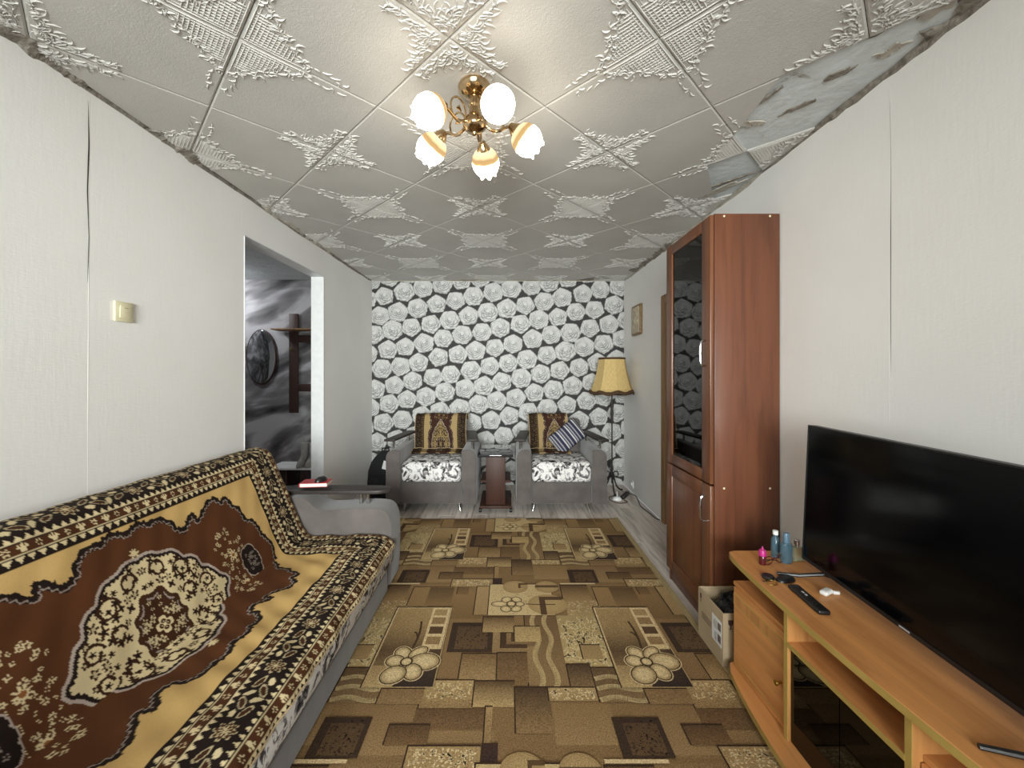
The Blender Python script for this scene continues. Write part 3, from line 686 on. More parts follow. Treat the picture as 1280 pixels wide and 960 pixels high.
# ------------------------------------------------------------ blanket print
QC = np.array([(0, .366), (.02, .376), (.05, .384), (.08, .380), (.10, .366), (.12, .374), (.145, .372), (.168, .362), (.196, .340), (.205, .306), (.235, .285), (.27, .312), (.303, .337), (.317, .299), (.345, .315), (.38, .342), (.42, .360), (.453, .359), (.483, .331), (.510, .340), (.531, .333), (.544, .292), (.575, .262), (.585, .231), (.592, .2), (.63, .175), (.644, .152), (.655, .12), (.66, .087), (.69, .04), (.70, 0)])
QM = np.array([(0, .262), (.03, .268), (.06, .262), (.083, .248), (.11, .242), (.14, .236), (.165, .215), (.18, .185), (.21, .178), (.235, .155), (.245, .115), (.275, .10), (.295, .07), (.31, .04), (.335, .02), (.345, 0)])
def seg_dist(a, b, C):
    d = np.full(a.shape, 9.0); arc = np.zeros(a.shape); s0 = 0.0
    for (x0, y0), (x1, y1) in zip(C, C[1:]):
        L_ = math.hypot(x1 - x0, y1 - y0); ux, uy = (x1 - x0) / L_, (y1 - y0) / L_
        t_ = np.clip((a - x0) * ux + (b - y0) * uy, 0, L_); dd = np.hypot(a - x0 - t_ * ux, b - y0 - t_ * uy)
        m = dd < d; d = np.where(m, dd, d); arc = np.where(m, s0 + t_, arc); s0 += L_
    return d, arc
def inside(a, b, C):
    P = np.vstack([C, [(0, 0)]]); r = np.zeros(a.shape, bool); n = len(P); j = n - 1
    P = P.copy(); P[:, 0] = np.where(P[:, 0] == 0, -1e-3, P[:, 0]); P[:, 1] = np.where(P[:, 1] == 0, -1e-3, P[:, 1])
    for i in range(n):
        xi, yi = P[i]; xj, yj = P[j]
        if yi != yj: r ^= ((yi > b) != (yj > b)) & (a < (xj - xi) * (b - yi) / (yj - yi) + xi)
        j = i
    return r
def paint_blanket(Sg, Tg, tuck=0.0, dark=False):
    a, b = np.abs(Sg), np.abs(Tg); b_raw = b
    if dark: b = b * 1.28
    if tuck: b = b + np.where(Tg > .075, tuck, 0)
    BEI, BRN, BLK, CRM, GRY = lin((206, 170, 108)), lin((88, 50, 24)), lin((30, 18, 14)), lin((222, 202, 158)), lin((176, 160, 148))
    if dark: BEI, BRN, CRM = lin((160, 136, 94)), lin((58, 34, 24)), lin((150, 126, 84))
    C = np.zeros(Sg.shape + (3,)); C[:] = BEI
    HLn, HWd = .74, .395
    def put(m, c): C[m] = c
    d, arc = seg_dist(a, b, QC); ins = inside(a, b, QC)
    put(ins, BRN)
    tooth = np.abs((arc * 34) % 1 - .5) * 2
    valley = np.sin(arc * 21 + 1.0) > .1
    put(~ins & valley & (d < .002 + .018 * np.clip(tooth - .5, 0, 1)), BLK)
    put(~ins & (d < .004 * (1 + np.cos(arc * 110))), BLK)
    put(ins & (d < .011), BLK)
    put(ins & (np.abs(d - (.0155 + .004 * np.sin(arc * 260))) < .0022), GRY * .8)
    put(ins & (d >= .0115) & (d < .020) & (np.abs(d - (.0155 + .004 * np.sin(arc * 260))) >= .0022), BLK * 1.3)
    rr = np.random.RandomState(12)
    def flower(cx, cy, R, col, center=None, np_=5, sym=True, A=a, B=b):
        dx, dy = A - cx, B - cy; q = (np.abs(dx) < R * 1.5) & (np.abs(dy) < R * 1.5)
        if not q.any(): return
        r_ = np.hypot(dx[q], dy[q]); th = np.arctan2(dy[q], dx[q]); ph = rr.uniform(0, 6)
        m = r_ < R * (.72 + .28 * np.cos(np_ * th + ph)); mm = np.zeros(q.shape, bool); mm[q] = m; C[mm] = col
        if center is not None:
            mm = np.zeros(q.shape, bool); mm[q] = r_ < R * .36; C[mm] = center
    # sprays of small flowers towards the corners
    for k in range(46):
        cx = rr.uniform(.335, .50); cy = rr.uniform(.005, .205)
        if ((cx - .41) / .09) ** 2 + ((cy - .10) / .11) ** 2 > 1: continue
        flower(cx, cy, rr.uniform(.007, .013), CRM * .92, BRN, rr.choice([4, 5, 6]))
    flower(.418, .075, .026, CRM, lin((140, 88, 44)), 9)
    # dark shell motif
    dx, dy = a - .515, b - .015; r_ = np.hypot(dx, dy * .9); th = np.arctan2(dy, dx); ro = .062 * (.86 + .14 * np.abs(np.cos(2.5 * th + .4)))
    put((r_ < ro), BLK); put(np.abs(r_ - ro) < .0025, GRY)
    for k in range(9): flower(.515 + rr.uniform(-.03, .03), rr.uniform(.0, .05), .008, GRY * .7, BLK, 5)
    # centre medallion
    d2, arc2 = seg_dist(a, b, QM); ins2 = inside(a, b, QM)
    put(ins2, CRM * .98); th2 = np.abs((arc2 * 62) % 1 - .5) * 2
    put(ins2 & (d2 < .016 + .010 * np.clip(th2 - .35, 0, 1)), BLK * 1.2)
    put(d2 < .0052, GRY * 1.05)
    gx, gy = [], []
    for k in range(400):                 # scattered dark flowers and scrolls inside
        if len(gx) > 46: break
        cx, cy = rr.uniform(0.0, .30), rr.uniform(0, .24)
        if not inside(np.array([cx + .012]), np.array([cy + .022]), QM)[0]: continue
        if (cx / .115) ** 2 + (cy / .155) ** 2 < 1: continue
        if any((cx - p) ** 2 + (cy - q) ** 2 < .027 ** 2 for p, q in zip(gx, gy)): continue
        gx.append(cx); gy.append(cy)
        flower(cx, cy, rr.uniform(.012, .019), BRN * .45, CRM * .7 if rr.rand() < .5 else BLK, rr.choice([4, 5, 6]))
    for cx, cy, R in ((.15, .15, .040), (.06, .195, .034), (.235, .05, .034), (.15, .06, .030)):
        dx, dy = a - cx, b - cy; r_ = np.hypot(dx, dy); th = np.arctan2(dy, dx)
        put(ins2 & (np.abs(r_ - R * (.55 + .45 * ((th + PI) / (2 * PI)))) < .0045) & (d2 > .014), BRN * .4)
    # inner brown medallion
    rq = np.hypot(a / .098, b / .135); th = np.arctan2(b, a); lob = 1 + .07 * np.cos(10 * th)
    put(rq < lob * 1.06, CRM); put(rq < lob, BRN * .55)
    put((np.abs(rq - lob * .84) < .03) & (np.abs(np.sin(5 * th)) > .45), GRY * .8)
    for k in range(14):
        cx, cy = rr.uniform(0, .075), rr.uniform(0.015, .11)
        if np.hypot(cx / .098, cy / .135) > .78: continue
        flower(cx, cy, rr.uniform(.009, .014), CRM * .85, BRN * .5, rr.choice([4, 5, 6]))
    r_ = np.hypot(a, b); th = np.arctan2(b, a)
    put(r_ < .030, BRN * .5); put((r_ < .034 * (.55 + .45 * np.abs(np.cos(2 * th)))) & (r_ > .010), CRM); put((r_ < .022 * (.55 + .45 * np.abs(np.cos(2 * th)))) & (r_ > .012), BRN * .6); put(r_ < .006, CRM)
    flower(0.0, .285, .020, CRM, None, 7)
    # borders
    ma, mb = (a - HLn) * .83, b_raw - HWd; m = np.maximum(ma, mb); onb = mb >= ma
    q = np.where(onb, Sg, Tg); B0 = m > 0
    put(B0, BLK)
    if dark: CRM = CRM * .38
    def tri(lo, hi, per, flip=False):
        u = np.abs(((q / per) % 1) - .5) * 2; v_ = (m - lo) / (hi - lo); v_ = 1 - v_ if flip else v_
        put(B0 & (m > lo) & (m < hi) & (u < .80 * v_), CRM)
    def line(at, w_=.0022, c=CRM): put(B0 & (np.abs(m - at) < w_), c * .9)
    def tulips(lo, hi, per):
        put(B0 & (m > lo) & (m < hi), BRN * .75); c_ = (lo + hi) / 2; h = (hi - lo) / 2
        u = ((q / per) % 1 - .5) * per; v_ = m - c_
        body = ((u / (h * .95)) ** 2 + (v_ / (h * .82)) ** 2 < 1) & ~((v_ > h * .15) & (np.abs(np.abs(u) - h * .32) < h * .12)) & ~((v_ < 0) & (np.abs(u) > h * (.55 + v_ / h * .2)))
        put(B0 & (m > lo) & (m < hi) & body, CRM)
        u2 = (((q / per) + .5) % 1 - .5) * per; r2 = np.hypot(u2, v_); t2 = np.arctan2(v_, u2)
        put(B0 & (m > lo) & (m < hi) & (r2 < h * .72 * (.7 + .3 * np.cos(6 * t2))) & (r2 > h * .3), CRM * .9)
    tri(.006, .024, .030); line(.029); tulips(.032, .064, .085); line(.067); tri(.070, .087, .026, True)
    lo, hi = .088, .164; c_ = (lo + hi) / 2; v_ = m - c_; per = .25
    u = ((q / per) % 1 - .5) * per; r2 = np.hypot(u, v_ * 1.05); t2 = np.arctan2(v_, u)
    mb_ = B0 & (m > lo) & (m < hi)
    ro = .033 * (.80 + .20 * np.cos(8 * t2))
    put(mb_ & (r2 < ro), BRN * .7); put(mb_ & (np.abs(r2 - ro) < .0024), CRM * .75); put(mb_ & (r2 < .019 * (.5 + .5 * np.cos(8 * t2))), CRM * .9)
    for sg in (-1, 1):
        for cx, cy, rx, ry, rot in ((.068, .012, .026, .010, .5), (.098, -.016, .026, .011, -.5), (.115, .018, .020, .009, .9), (.062, -.022, .014, .009, -.2)):
            dx, dy = u - sg * cx, v_ - sg * cy; e1 = dx * math.cos(rot) + dy * math.sin(rot); e2 = -dx * math.sin(rot) + dy * math.cos(rot); e = (e1 / rx) ** 2 + (e2 / ry) ** 2
            put(mb_ & (e < 1), CRM * (.9 if cx in (.062, .115) else .65)); 
            if cx not in (.062, .115): put(mb_ & (e < .55), BRN * .5)
    tri(.166, .182, .026); line(.186); tulips(.190, .222, .085); line(.225); tri(.228, .241, .022, True)
    put(B0 & (m > .243), lin((100, 58, 30)))
    return C

# ------------------------------------------------------------ sofa
SY0, SY1 = 0.48, 2.55
sofa = thing('sofa', 'long grey velour sofa bed along the left wall with curved arm and dark board', 'sofa', (-1.15, 1.5, RUGTOP))
o0 = (-1.15, 1.5, RUGTOP)
g = G(o0); g.box((-1.56, SY0 + .01, RUGTOP + .001), (-.735, SY1 - .01, 0.165)); g.obj('base', M['velour'], sofa, bevel=.02, seg=3)
sp = smooth_poly([(-1.30, .165), (-.722, .165), (-.706, .22), (-.708, .30), (-.74, .335), (-.82, .350), (-1.23, .345), (-1.30, .30)], 2, True)
G(o0).prism([(p.x, p.y) for p in sp], 'y', SY0 + .01, SY1 - .012).obj('seat', M['floral'], sofa, bevel=.015)
bp = smooth_poly([(-1.30, .18), (-1.262, .36), (-1.465, .845), (-1.50, .878), (-1.56, .875), (-1.605, .83), (-1.60, .3), (-1.56, .18)], 2, True)
G(o0).prism([(p.x, p.y) for p in bp], 'y', SY0 + .01, SY1 - .012).obj('backrest', M['velour'], sofa, bevel=.02)
def sofa_arm(y0, y1, sg):
    ap = smooth_poly([(-1.58, .021), (-.735, .021), (-.722, .10), (-.716, .33), (-.72, .43), (-.745, .505), (-.81, .528), (-.98, .525), (-1.14, .512), (-1.20, .525), (-1.25, .585), (-1.33, .597), (-1.55, .597), (-1.60, .57), (-1.60, .05)], 2, True)
    arm = G(o0).prism([(p.x, p.y) for p in ap], 'y', y0, y1).obj('arm', M['velour'], sofa, bevel=.035, seg=4)
    yc = (y0 + y1) / 2
    bd = smooth_poly([(-1.56, yc - .07), (-.90, yc - .07), (-.80, yc - .065), (-.755, yc - .03), (-.745, yc + .01), (-.77, yc + .05), (-.86, yc + .07), (-1.56, yc + .07)], 1, True)
    G(o0).prism([(p.x, p.y) for p in bd], 'z', .603, .626).obj('armrest_board', M['darkwood'], arm, bevel=.004)
    for dx in (0, .045): G(o0).tube([(-.945 + dx, yc, .515), (-.945 + dx, yc, .604)], .011, 12).obj('armrest_post', M['chrome'], arm)
sofa_arm(2.552, 2.76, 1)
sofa_arm(0.27, 0.478, -1)
for o in sofa.children:
    pass
# blanket: one draped sheet over back and seat
prof = smooth_poly([(-1.625, .80), (-1.622, .87), (-1.575, .908), (-1.50, .905), (-1.455, .875), (-1.40, .745), (-1.30, .510), (-1.245, .395), (-1.215, .366), (-1.14, .364), (-.90, .372), (-.80, .370), (-.745, .360), (-.708, .338), (-.697, .318), (-.696, .306)], 3)
pa = np.array([(p.x, p.y) for p in prof]); sl = np.concatenate([[0], np.cumsum(np.hypot(*np.diff(pa, axis=0).T))])
TT = np.arange(0, sl[-1], 0.0038); PXs = np.interp(TT, sl, pa[:, 0]); PZs = np.interp(TT, sl, pa[:, 1])
t0 = TT[np.argmin(np.hypot(PXs + 1.272, PZs - .44))]
dX, dZ = np.gradient(PXs), np.gradient(PZs); ln = np.hypot(dX, dZ); NX, NZ = -dZ / ln * -1, dX / ln * -1
if NZ[len(NZ) * 3 // 4] < 0: NX, NZ = -NX, -NZ
SS = np.arange(-1.045, 1.047, 0.0038)
Sg, Tg = np.meshgrid(SS, TT - t0, indexing='ij')
Yc = 1.514
Ypos = Yc + SS
R_ = 0.055; yr = SY1 - R_ + .012
over = np.clip(Ypos - yr, 0, None); phi = np.clip(over / R_, 0, PI * .62); extra = np.clip(over - R_ * PI * .62, 0, None)
Yw = np.where(over > 0, yr + R_ * np.sin(phi), Ypos); sink = R_ * (1 - np.cos(phi)) + extra * .8
under = np.clip((SY0 + R_ - .012) - Ypos, 0, None); phi2 = np.clip(under / R_, 0, PI * .6); Yw = np.where(under > 0, SY0 + R_ - .012 - R_ * np.sin(phi2), Yw); sink = sink + R_ * (1 - np.cos(phi2))
seatw = 1 / (1 + np.exp(-(TT - t0 - .16) / .03)); backw = 1 - seatw
wr_ = (0.0030 * np.sin(Sg * 23 + 2.1 * np.sin(Tg * 9)) + .0022 * np.sin(Sg * 51 + Tg * 31 + np.sin(Sg * 7)) + .002 * np.sin(Tg * 43 + Sg * 11)) * (.45 * backw + 1.0 * seatw)[None, :] + .004 * np.sin(Sg * 6.0)* np.sin((Tg + .2) * 8)
PP = np.stack([PXs[None, :] + NX[None, :] * (wr_ - sink[:, None] + .006), np.broadcast_to(Yw[:, None], Sg.shape), PZs[None, :] + NZ[None, :] * (wr_ - sink[:, None] + .006)], -1)
PP[..., 0] = np.maximum(PP[..., 0], XL + .006)
bl = thing('blanket', 'plush brown and beige oriental blanket spread over the long sofa', 'blanket', (-1.15, 1.5, .36))
PB = PP - np.array((-1.15, 1.5, .36))
link('blanket_cloth', grid_mesh('blanket_cloth', PB, paint_blanket(Sg, Tg, tuck=.065)), M['blanket'], bl, 3.1)
g = G(); 
def edge_tube(arr, r=.0045, step=6):
    pts = [tuple(p) for p in arr[::step]]; g.tube(pts, r, 5)
edge_tube(PB[-1], .0055); edge_tube(PB[:, -1]); 
g.obj('hem', M['hem'], bl)

# things on the sofa's armrest
bk = thing('book', 'red book lying on the dark armrest board of the sofa', 'book', (-1.235, 2.655, .626 + RUGTOP + .0005), math.radians(6))
G().box((-.085, -.055, 0), (.085, .055, .003)).box((-.085, -.055, .023), (.085, .055, .026)).box((-.088, -.055, 0), (-.083, .055, .026)).obj('cover', M['red'], bk, bevel=.0008, seg=1)
G().box((-.082, -.053, .003), (.082, .053, .023)).obj('pages', M['paper'], bk, smooth=0)
ms = thing('computer_mouse', 'small black computer mouse on top of the red book', 'mouse', (-1.205, 2.655, .6525 + RUGTOP + .001), 1.2)
def dome(rx, ry, h, z0=0.0, nu=9, nv=18):
    g = G(); rings = []
    for i in range(nu):
        f_ = i / (nu - 1); c = math.cos(f_ * PI / 2) ** .7; zz = z0 + h * math.sin(f_ * PI / 2)
        rings.append([g.bm.verts.new((rx * c * math.cos(2 * PI * k / nv), ry * c * math.sin(2 * PI * k / nv), zz)) for k in range(nv)])
    for a, b in zip(rings, rings[1:]):
        for k in range(nv): g.bm.faces.new([a[k], a[(k + 1) % nv], b[(k + 1) % nv], b[k]])
    g.bm.faces.new(rings[0][::-1]); bmesh.ops.remove_doubles(g.bm, verts=g.bm.verts[:], dist=1e-5)
    return g
dome(.045, .028, .028).obj('shell', M['black'], ms)
G().tube([(0.012, 0, .0265), (.026, 0, .0245)], .004, 8).obj('scroll_wheel', M['chrome'], ms)

# ------------------------------------------------------------ armchairs
def armchair(name, label, X, Y, throw_dx, throw_w, mirror_tray):
    ch = thing(name, label, 'armchair', (X, Y, 0), group='two grey armchairs at the rose wall')
    G().box((-.295, .02, .085), (.295, .76, .295)).obj('base', M['velour'], ch, bevel=.012)
    for sg in (-1, 1):
        ap = [(sg * x_, z_) for x_, z_ in [(.298, .083), (.442, .083), (.442, .53), (.437, .562), (.424, .588), (.404, .606), (.378, .616), (.35, .619), (.298, .612)]]
        arm = G().prism(ap, 'y', 0.0, .74).obj('arm', M['velour'], ch, bevel=.015, seg=3)
        x0 = sg * .375
        R4 = Matrix.Translation((x0, .33, 0)) @ Matrix.Rotation(sg * math.radians(7), 4, 'Z')
        G().box((-.055, -.31, .695), (.055, .33, .717), R4).obj('armrest_board', M['darkwood'], arm, bevel=.006)
        for yy in (-.20, .22): 
            p = R4 @ Vector((0, yy, 0)); G().tube([(p.x, p.y, .60), (p.x, p.y, .697)], .0125, 12).obj('armrest_post', M['chrome'], arm)
    g = G(); g.box((-.292, -.005, .297), (.292, .60, .495)); g.obj('seat_cushion', M['floral'], ch, bevel=.045, seg=4)
    Rb = Matrix.Translation((0, .60, .46)) @ Matrix.Rotation(math.radians(-8), 4, 'X')
    G().box((-.30, 0, -.1), (.30, .16, .405), Rb).obj('backrest', M['velour'], ch, bevel=.05, seg=4)
    for sx in (-1, 1):
        for sy, yy in ((-1, .10), (1, .66)):
            G().tube([(sx * .262, yy, .09), (sx * .268, yy + sy * .012, .05), (sx * .282, yy + sy * .03, 0.0)], [.024, .016, .0105], 12).obj('leg', M['chrome'], ch)
    return ch
def chair_throw(label, X, Y, x0, x1, seed):
    pr = smooth_poly([(.80, .66), (.815, .83), (.80, .895), (.745, .907), (.675, .902), (.640, .865), (.585, .56), (.565, .512), (.52, .503), (.44, .506), (.395, .503), (.375, .515), (.395, .524), (.46, .52), (.54, .535)], 3)
    pa = np.array([(p.x, p.y) for p in pr]); sl = np.concatenate([[0], np.cumsum(np.hypot(*np.diff(pa, axis=0).T))])
    TT = np.arange(0, sl[-1], .004); py, pz = np.interp(TT, sl, pa[:, 0]), np.interp(TT, sl, pa[:, 1])
    us = np.arange(x0, x1, .004); U, T_ = np.meshgrid(us, TT, indexing='ij')
    i0 = TT[np.argmin(np.hypot(py - .59, pz - .585))]
    k = 0.47
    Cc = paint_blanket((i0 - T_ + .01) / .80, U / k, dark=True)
    wv = .004 * np.sin(U * 21 + seed) * np.sin(T_ * 13 + seed) + .002 * np.sin(U * 60 + T_ * 30)
    P = np.stack([U + .006 * np.sin(T_ * 9 + seed), py[None, :] + wv * .6, pz[None, :] + wv * (np.abs(T_ - i0) > .1)], -1)
    th = thing('throw', label, 'throw', (X, Y, 0), group='plush throws on the armchairs')
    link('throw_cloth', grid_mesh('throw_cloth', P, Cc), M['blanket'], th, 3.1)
    g = G(); g.tube([tuple(p) for p in P[0][::5]], .004, 5); g.tube([tuple(p) for p in P[-1][::5]], .004, 5); g.tube([tuple(p) for p in P[:, -1][::5]], .004, 5); g.obj('hem', M['hem'], th)
ACX1, ACX2, ACY = -.745, .535, 4.0
armchair('armchair', 'grey velour armchair with white floral seat, the one beside the black backpack', ACX1, ACY, 0, .58, 1)
armchair('armchair', 'grey velour armchair with white floral seat, the one below the floor lamp', ACX2, ACY, 0, .58, -1)
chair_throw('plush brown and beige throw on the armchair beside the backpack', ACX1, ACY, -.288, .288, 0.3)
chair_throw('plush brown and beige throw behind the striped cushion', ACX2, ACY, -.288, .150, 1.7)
# striped cushion
t = NT('navy_and_white_striped_knit').set(0.9, 0, 0.1)
v = t.coords(); sx = t.n('ShaderNodeSeparateXYZ'); t.l(v, sx.inputs[0]); ml = t.n('ShaderNodeMath', operation='MULTIPLY'); t.l(sx.outputs['X'], ml.inputs[0]); ml.inputs[1].default_value = 9.5
fr = t.n('ShaderNodeMath', operation='FRACT'); ad = t.n('ShaderNodeMath', operation='ADD'); t.l(ml.outputs[0], ad.inputs[0]); ad.inputs[1].default_value = 20; t.l(ad.outputs[0], fr.inputs[0])
t.base(t.ramp(fr.outputs[0], [(0.0, S(54, 54, 76)), (0.30, S(196, 194, 192)), (0.42, S(92, 90, 102)), (0.58, S(176, 174, 174)), (0.66, S(62, 62, 84)), (0.86, S(150, 146, 146))], 'CONSTANT')); t.bump(t.noise(v, 160, 2), .4, .003); M['stripe'] = t.m
def cushion_mesh(w, h, d, n=17):
    g = G(); top, bot = {}, {}
    for i in range(n):
        for j in range(n):
            u, v_ = -1 + 2 * i / (n - 1), -1 + 2 * j / (n - 1)
            hh = d * (max(0, 1 - abs(u) ** 2.6) * max(0, 1 - abs(v_) ** 2.6)) ** .55; pin = 1 - .07 * (1 - abs(u * v_)) * (abs(u) ** 3 + abs(v_) ** 3) / 2
            p = (u * w * pin, v_ * h * pin)
            top[i, j] = g.bm.verts.new((p[0], p[1], hh)); bot[i, j] = top[i, j] if i in (0, n - 1) or j in (0, n - 1) else g.bm.verts.new((p[0], p[1], -hh))
    for i in range(n - 1):
        for j in range(n - 1):
            g.bm.faces.new([top[i, j], top[i + 1, j], top[i + 1, j + 1], top[i, j + 1]]); g.bm.faces.new([bot[i, j + 1], bot[i + 1, j + 1], bot[i + 1, j], bot[i, j]])
    return g
cu = cushion_mesh(.185, .125, .055).obj('cushion', M['stripe'], smooth=3.1)
cu.matrix_world = Matrix.Translation((ACX2 + .125, ACY + .50, .672)) @ Matrix.Rotation(math.radians(-14), 4, 'X') @ Matrix.Rotation(math.radians(90), 4, 'X') @ Matrix.Rotation(math.radians(38), 4, 'Z')
tag(cu, 'navy and white striped cushion tilted on the armchair below the lamp', 'cushion')

# ------------------------------------------------------------ side table between the chairs
st_ = thing('side_table', 'narrow dark wooden side table on castors between the two armchairs', 'table', (-.115, 4.28, 0))
G().box((-.172, -.28, .545), (.172, .30, .57)).obj('table_top', M['tabletop'], st_, bevel=.006)
G().box((-.095, -.235, .07), (.095, -.213, .545)).obj('pedestal_panel', M['tablewood'], st_, bevel=.002)
G().box((-.095, .18, .07), (.095, .20, .545)).obj('pedestal_panel', M['tablewood'], st_, bevel=.002)
G().box((-.15, -.205, .28), (.15, .175, .30)).obj('shelf', M['tablewood'], st_, bevel=.002)
G().box((-.155, -.28, .045), (.155, .26, .07)).obj('base_board', M['tablewood'], st_, bevel=.004)
for sx in (-1, 1):
    for yy in (-.25, .23): 
        G().lathe([(.001, -.012), (.02, -.012), (.0225, -.006), (.0225, .006), (.02, .012), (.001, .012)], 14, Matrix.Translation((sx * .15, yy, .0225)) @ Matrix.Rotation(PI / 2, 4, 'Y')).obj('castor', M['black'], st_)

# ------------------------------------------------------------ floor lamp
LX, LY = 1.205, 4.72
fl_ = thing('floor_lamp', 'floor lamp with ochre fabric shade and black iron stand in the corner', 'lamp', (LX, LY, 0))
nside = 8
def shade_lobes(i, r, z, t_):
    k = (t_ % (2 * PI / nside)) / (2 * PI / nside); f_ = math.cos(PI / nside) / math.cos((k - .5) * 2 * PI / nside); return r * f_, z - (0.010 * (1 - abs(k - .5) * 2) * -1 if i == 0 else 0)
prs = [(.262, 1.150), (.236, 1.185), (.212, 1.25), (.186, 1.34), (.166, 1.43), (.154, 1.51), (.150, 1.535)]
prs2 = prs + [(r_ - .004, z_) for r_, z_ in prs[::-1]]
sh = G().lathe(prs2 + [prs2[0]], 48, None, lambda i, r, z, t_: shade_lobes(0 if i in (0, len(prs2), len(prs2) - 1) else 1, r, z, t_)).obj('lamp_shade', M['shade'], fl_, smooth=0.25)
G().lathe([(.263, 1.128), (.270, 1.15), (.262, 1.168), (.250, 1.165), (.254, 1.13), (.263, 1.128)], 48, None, lambda i, r, z, t_: (shade_lobes(1, r, z, t_)[0], z + (.012 * math.cos(nside * t_)) + .004 * math.sin(46 * t_))).obj('lower_braid', M['fringe'], sh)
G().lathe([(.150, 1.520), (.158, 1.53), (.155, 1.545), (.146, 1.545), (.143, 1.53), (.150, 1.520)], 48, None, lambda i, r, z, t_: (shade_lobes(1, r, z, t_)[0], z)).obj('upper_braid', M['fringe'], sh)
g = G()
for k in range(3): a = 2 * PI * k / 3; g.tube([(0, 0, 1.40), (.15 * math.cos(a), .15 * math.sin(a), 1.53)], .003, 6)
g.obj('shade_carrier', M['iron'], fl_)
G().lathe([(.001, 1.39), (.03, 1.385), (.036, 1.33), (.03, 1.28), (.014, 1.27), (.001, 1.27)], 16).obj('bulb', M['white'], fl_)
G().tube([(0, 0, .10), (0, 0, .5), (0, 0, .95), (0, 0, 1.27)], .008, 10).obj('pole', M['iron'], fl_)
G().lathe([(.001, .78), (.012, .78), (.017, .82), (.014, .86), (.019, .90), (.014, .95), (.021, 1.00), (.013, 1.06), (.001, 1.06)], 14).obj('pole_grip', M['iron'], fl_)
G().lathe([(.001, .18), (.010, .18), (.020, .20), (.013, .24), (.018, .28), (.008, .32), (.001, .32)], 14).obj('pole_collar', M['iron'], fl_)
for k in range(3):
    a = 2 * PI * k / 3 + .5; ca, sa = math.cos(a), math.sin(a)
    pts = [(0, .20), (.045, .235), (.085, .225), (.10, .185), (.08, .16), (.062, .18)]
    leg = G().tube([(ca * p.x, sa * p.x, p.y) for p in smooth_poly([(.004, .20), (.03, .17), (.05, .10), (.085, .04), (.125, .012), (.15, .010)], 2)], .008, 8).obj('leg', M['iron'], fl_)
    G().tube([(ca * p.x, sa * p.x, p.y) for p in smooth_poly(pts, 2)], .006, 8).obj('scroll', M['iron'], leg)
    G().lathe([(.001, 0), (.014, 0), (.016, .008), (.010, .016), (.001, .018)], 12, Matrix.Translation((ca * .148, sa * .148, 0))).obj('foot', M['iron'], leg)

# ------------------------------------------------------------ cables and adapters in the corner
def cable(label, pts, r=.004, mat='black', name='cable'):
    g = G(pts[0]); g.tube([tuple(p) for p in smooth_poly(pts, 3)], r, 6); o = g.obj(name, M[mat]); o.location = pts[0]; return tag(o, label, 'cable')
cable('black cable trailing along the right wall to the door casing', [(1.385, 4.64, .006), (1.40, 4.56, .02), (1.405, 4.46, .03), (1.395, 4.36, .006), (1.36, 4.18, .006), (1.385, 4.0, .006), (1.39, 3.88, .006), (1.40, 3.82, .006), (1.415, 3.80, .012)])
cable('looped brown cable coiled around the white adapter on the floor', [(1.20, 4.56, .006), (1.13, 4.52, .006), (1.11, 4.47, .006), (1.10, 4.38, .006), (1.17, 4.28, .006), (1.27, 4.32, .006), (1.275, 4.37, .006), (1.245, 4.385, .006)], .004, 'ink')
ps = thing('power_strip', 'black power strip lying on the floor by the corner', 'power strip', (1.300, 4.53, 0), -.55)
G().box((-.022, -.11, .001), (.022, .11, .036)).obj('housing', M['black'], ps, bevel=.006)
for k in range(3): G().lathe([(.001, .034), (.016, .034), (.016, .038), (.013, .038), (.012, .036), (.001, .036)], 16, Matrix.Translation((0, -.065 + k * .06, 0))).obj('socket', M['ink'], ps)
ad_ = thing('adapter', 'rounded white power adapter on the floor beside the lamp base', 'adapter', (1.185, 4.43, 0.0005))
dome(.050, .042, .036).obj('shell', M['white'], ad_)
G().tube([(0, .0, .034), (0.004, .002, .06), (.002, .01, .085)], .004, 6).obj('plug_lead', M['white'], ad_)
so = thing('wall_socket', 'white wall socket low on the right wall near the corner', 'socket', (XR - .0005, 4.68, .10))
G().box((-.012, -.04, -.04), (0, .04, .04)).obj('plate', M['white'], so, bevel=.004)
G().lathe([(.001, 0), (.02, 0), (.021, .012), (.001, .012)], 16, Matrix.Translation((-.012, 0, 0)) @ Matrix.Rotation(-PI / 2, 4, 'Y')).obj('plug', M['white'], so)

# ------------------------------------------------------------ backpack
bpk = thing('backpack', 'black backpack slumped in the corner beside the left armchair', 'backpack', (-1.36, 4.52, 0))
def blob(prof, rx, ry, n=20, sq=.75, off=(0, 0)):
    g = G(); rings = []
    for (s_, z_, ox) in prof:
        ring = []
        for k in range(n):
            a = 2 * PI * k / n; c, s2 = math.cos(a), math.sin(a)
            ring.append(g.bm.verts.new((off[0] + ox + rx * s_ * math.copysign(abs(c) ** sq, c), off[1] + ry * s_ * math.copysign(abs(s2) ** sq, s2), z_)))
        rings.append(ring)
    for a, b in zip(rings, rings[1:]):
        for k in range(n): g.bm.faces.new([a[k], a[(k + 1) % n], b[(k + 1) % n], b[k]])
    g.bm.faces.new(rings[0][::-1]); g.bm.faces.new(rings[-1]); return g
blob([(.85, 0.002, 0), (1.0, .03, 0), (1.02, .18, .0), (.97, .30, .0), (.82, .40, .01), (.55, .47, .02), (.30, .505, .03), (.1, .515, .03)], .165, .13).obj('body', M['blackmatte'], bpk, smooth=3.1)
blob([(.8, .05, 0), (1, .08, 0), (1, .20, 0), (.8, .24, 0), (.3, .25, 0)], .12, .045, off=(0, -.125)).obj('front_pocket', M['blackmatte'], bpk, smooth=3.1)
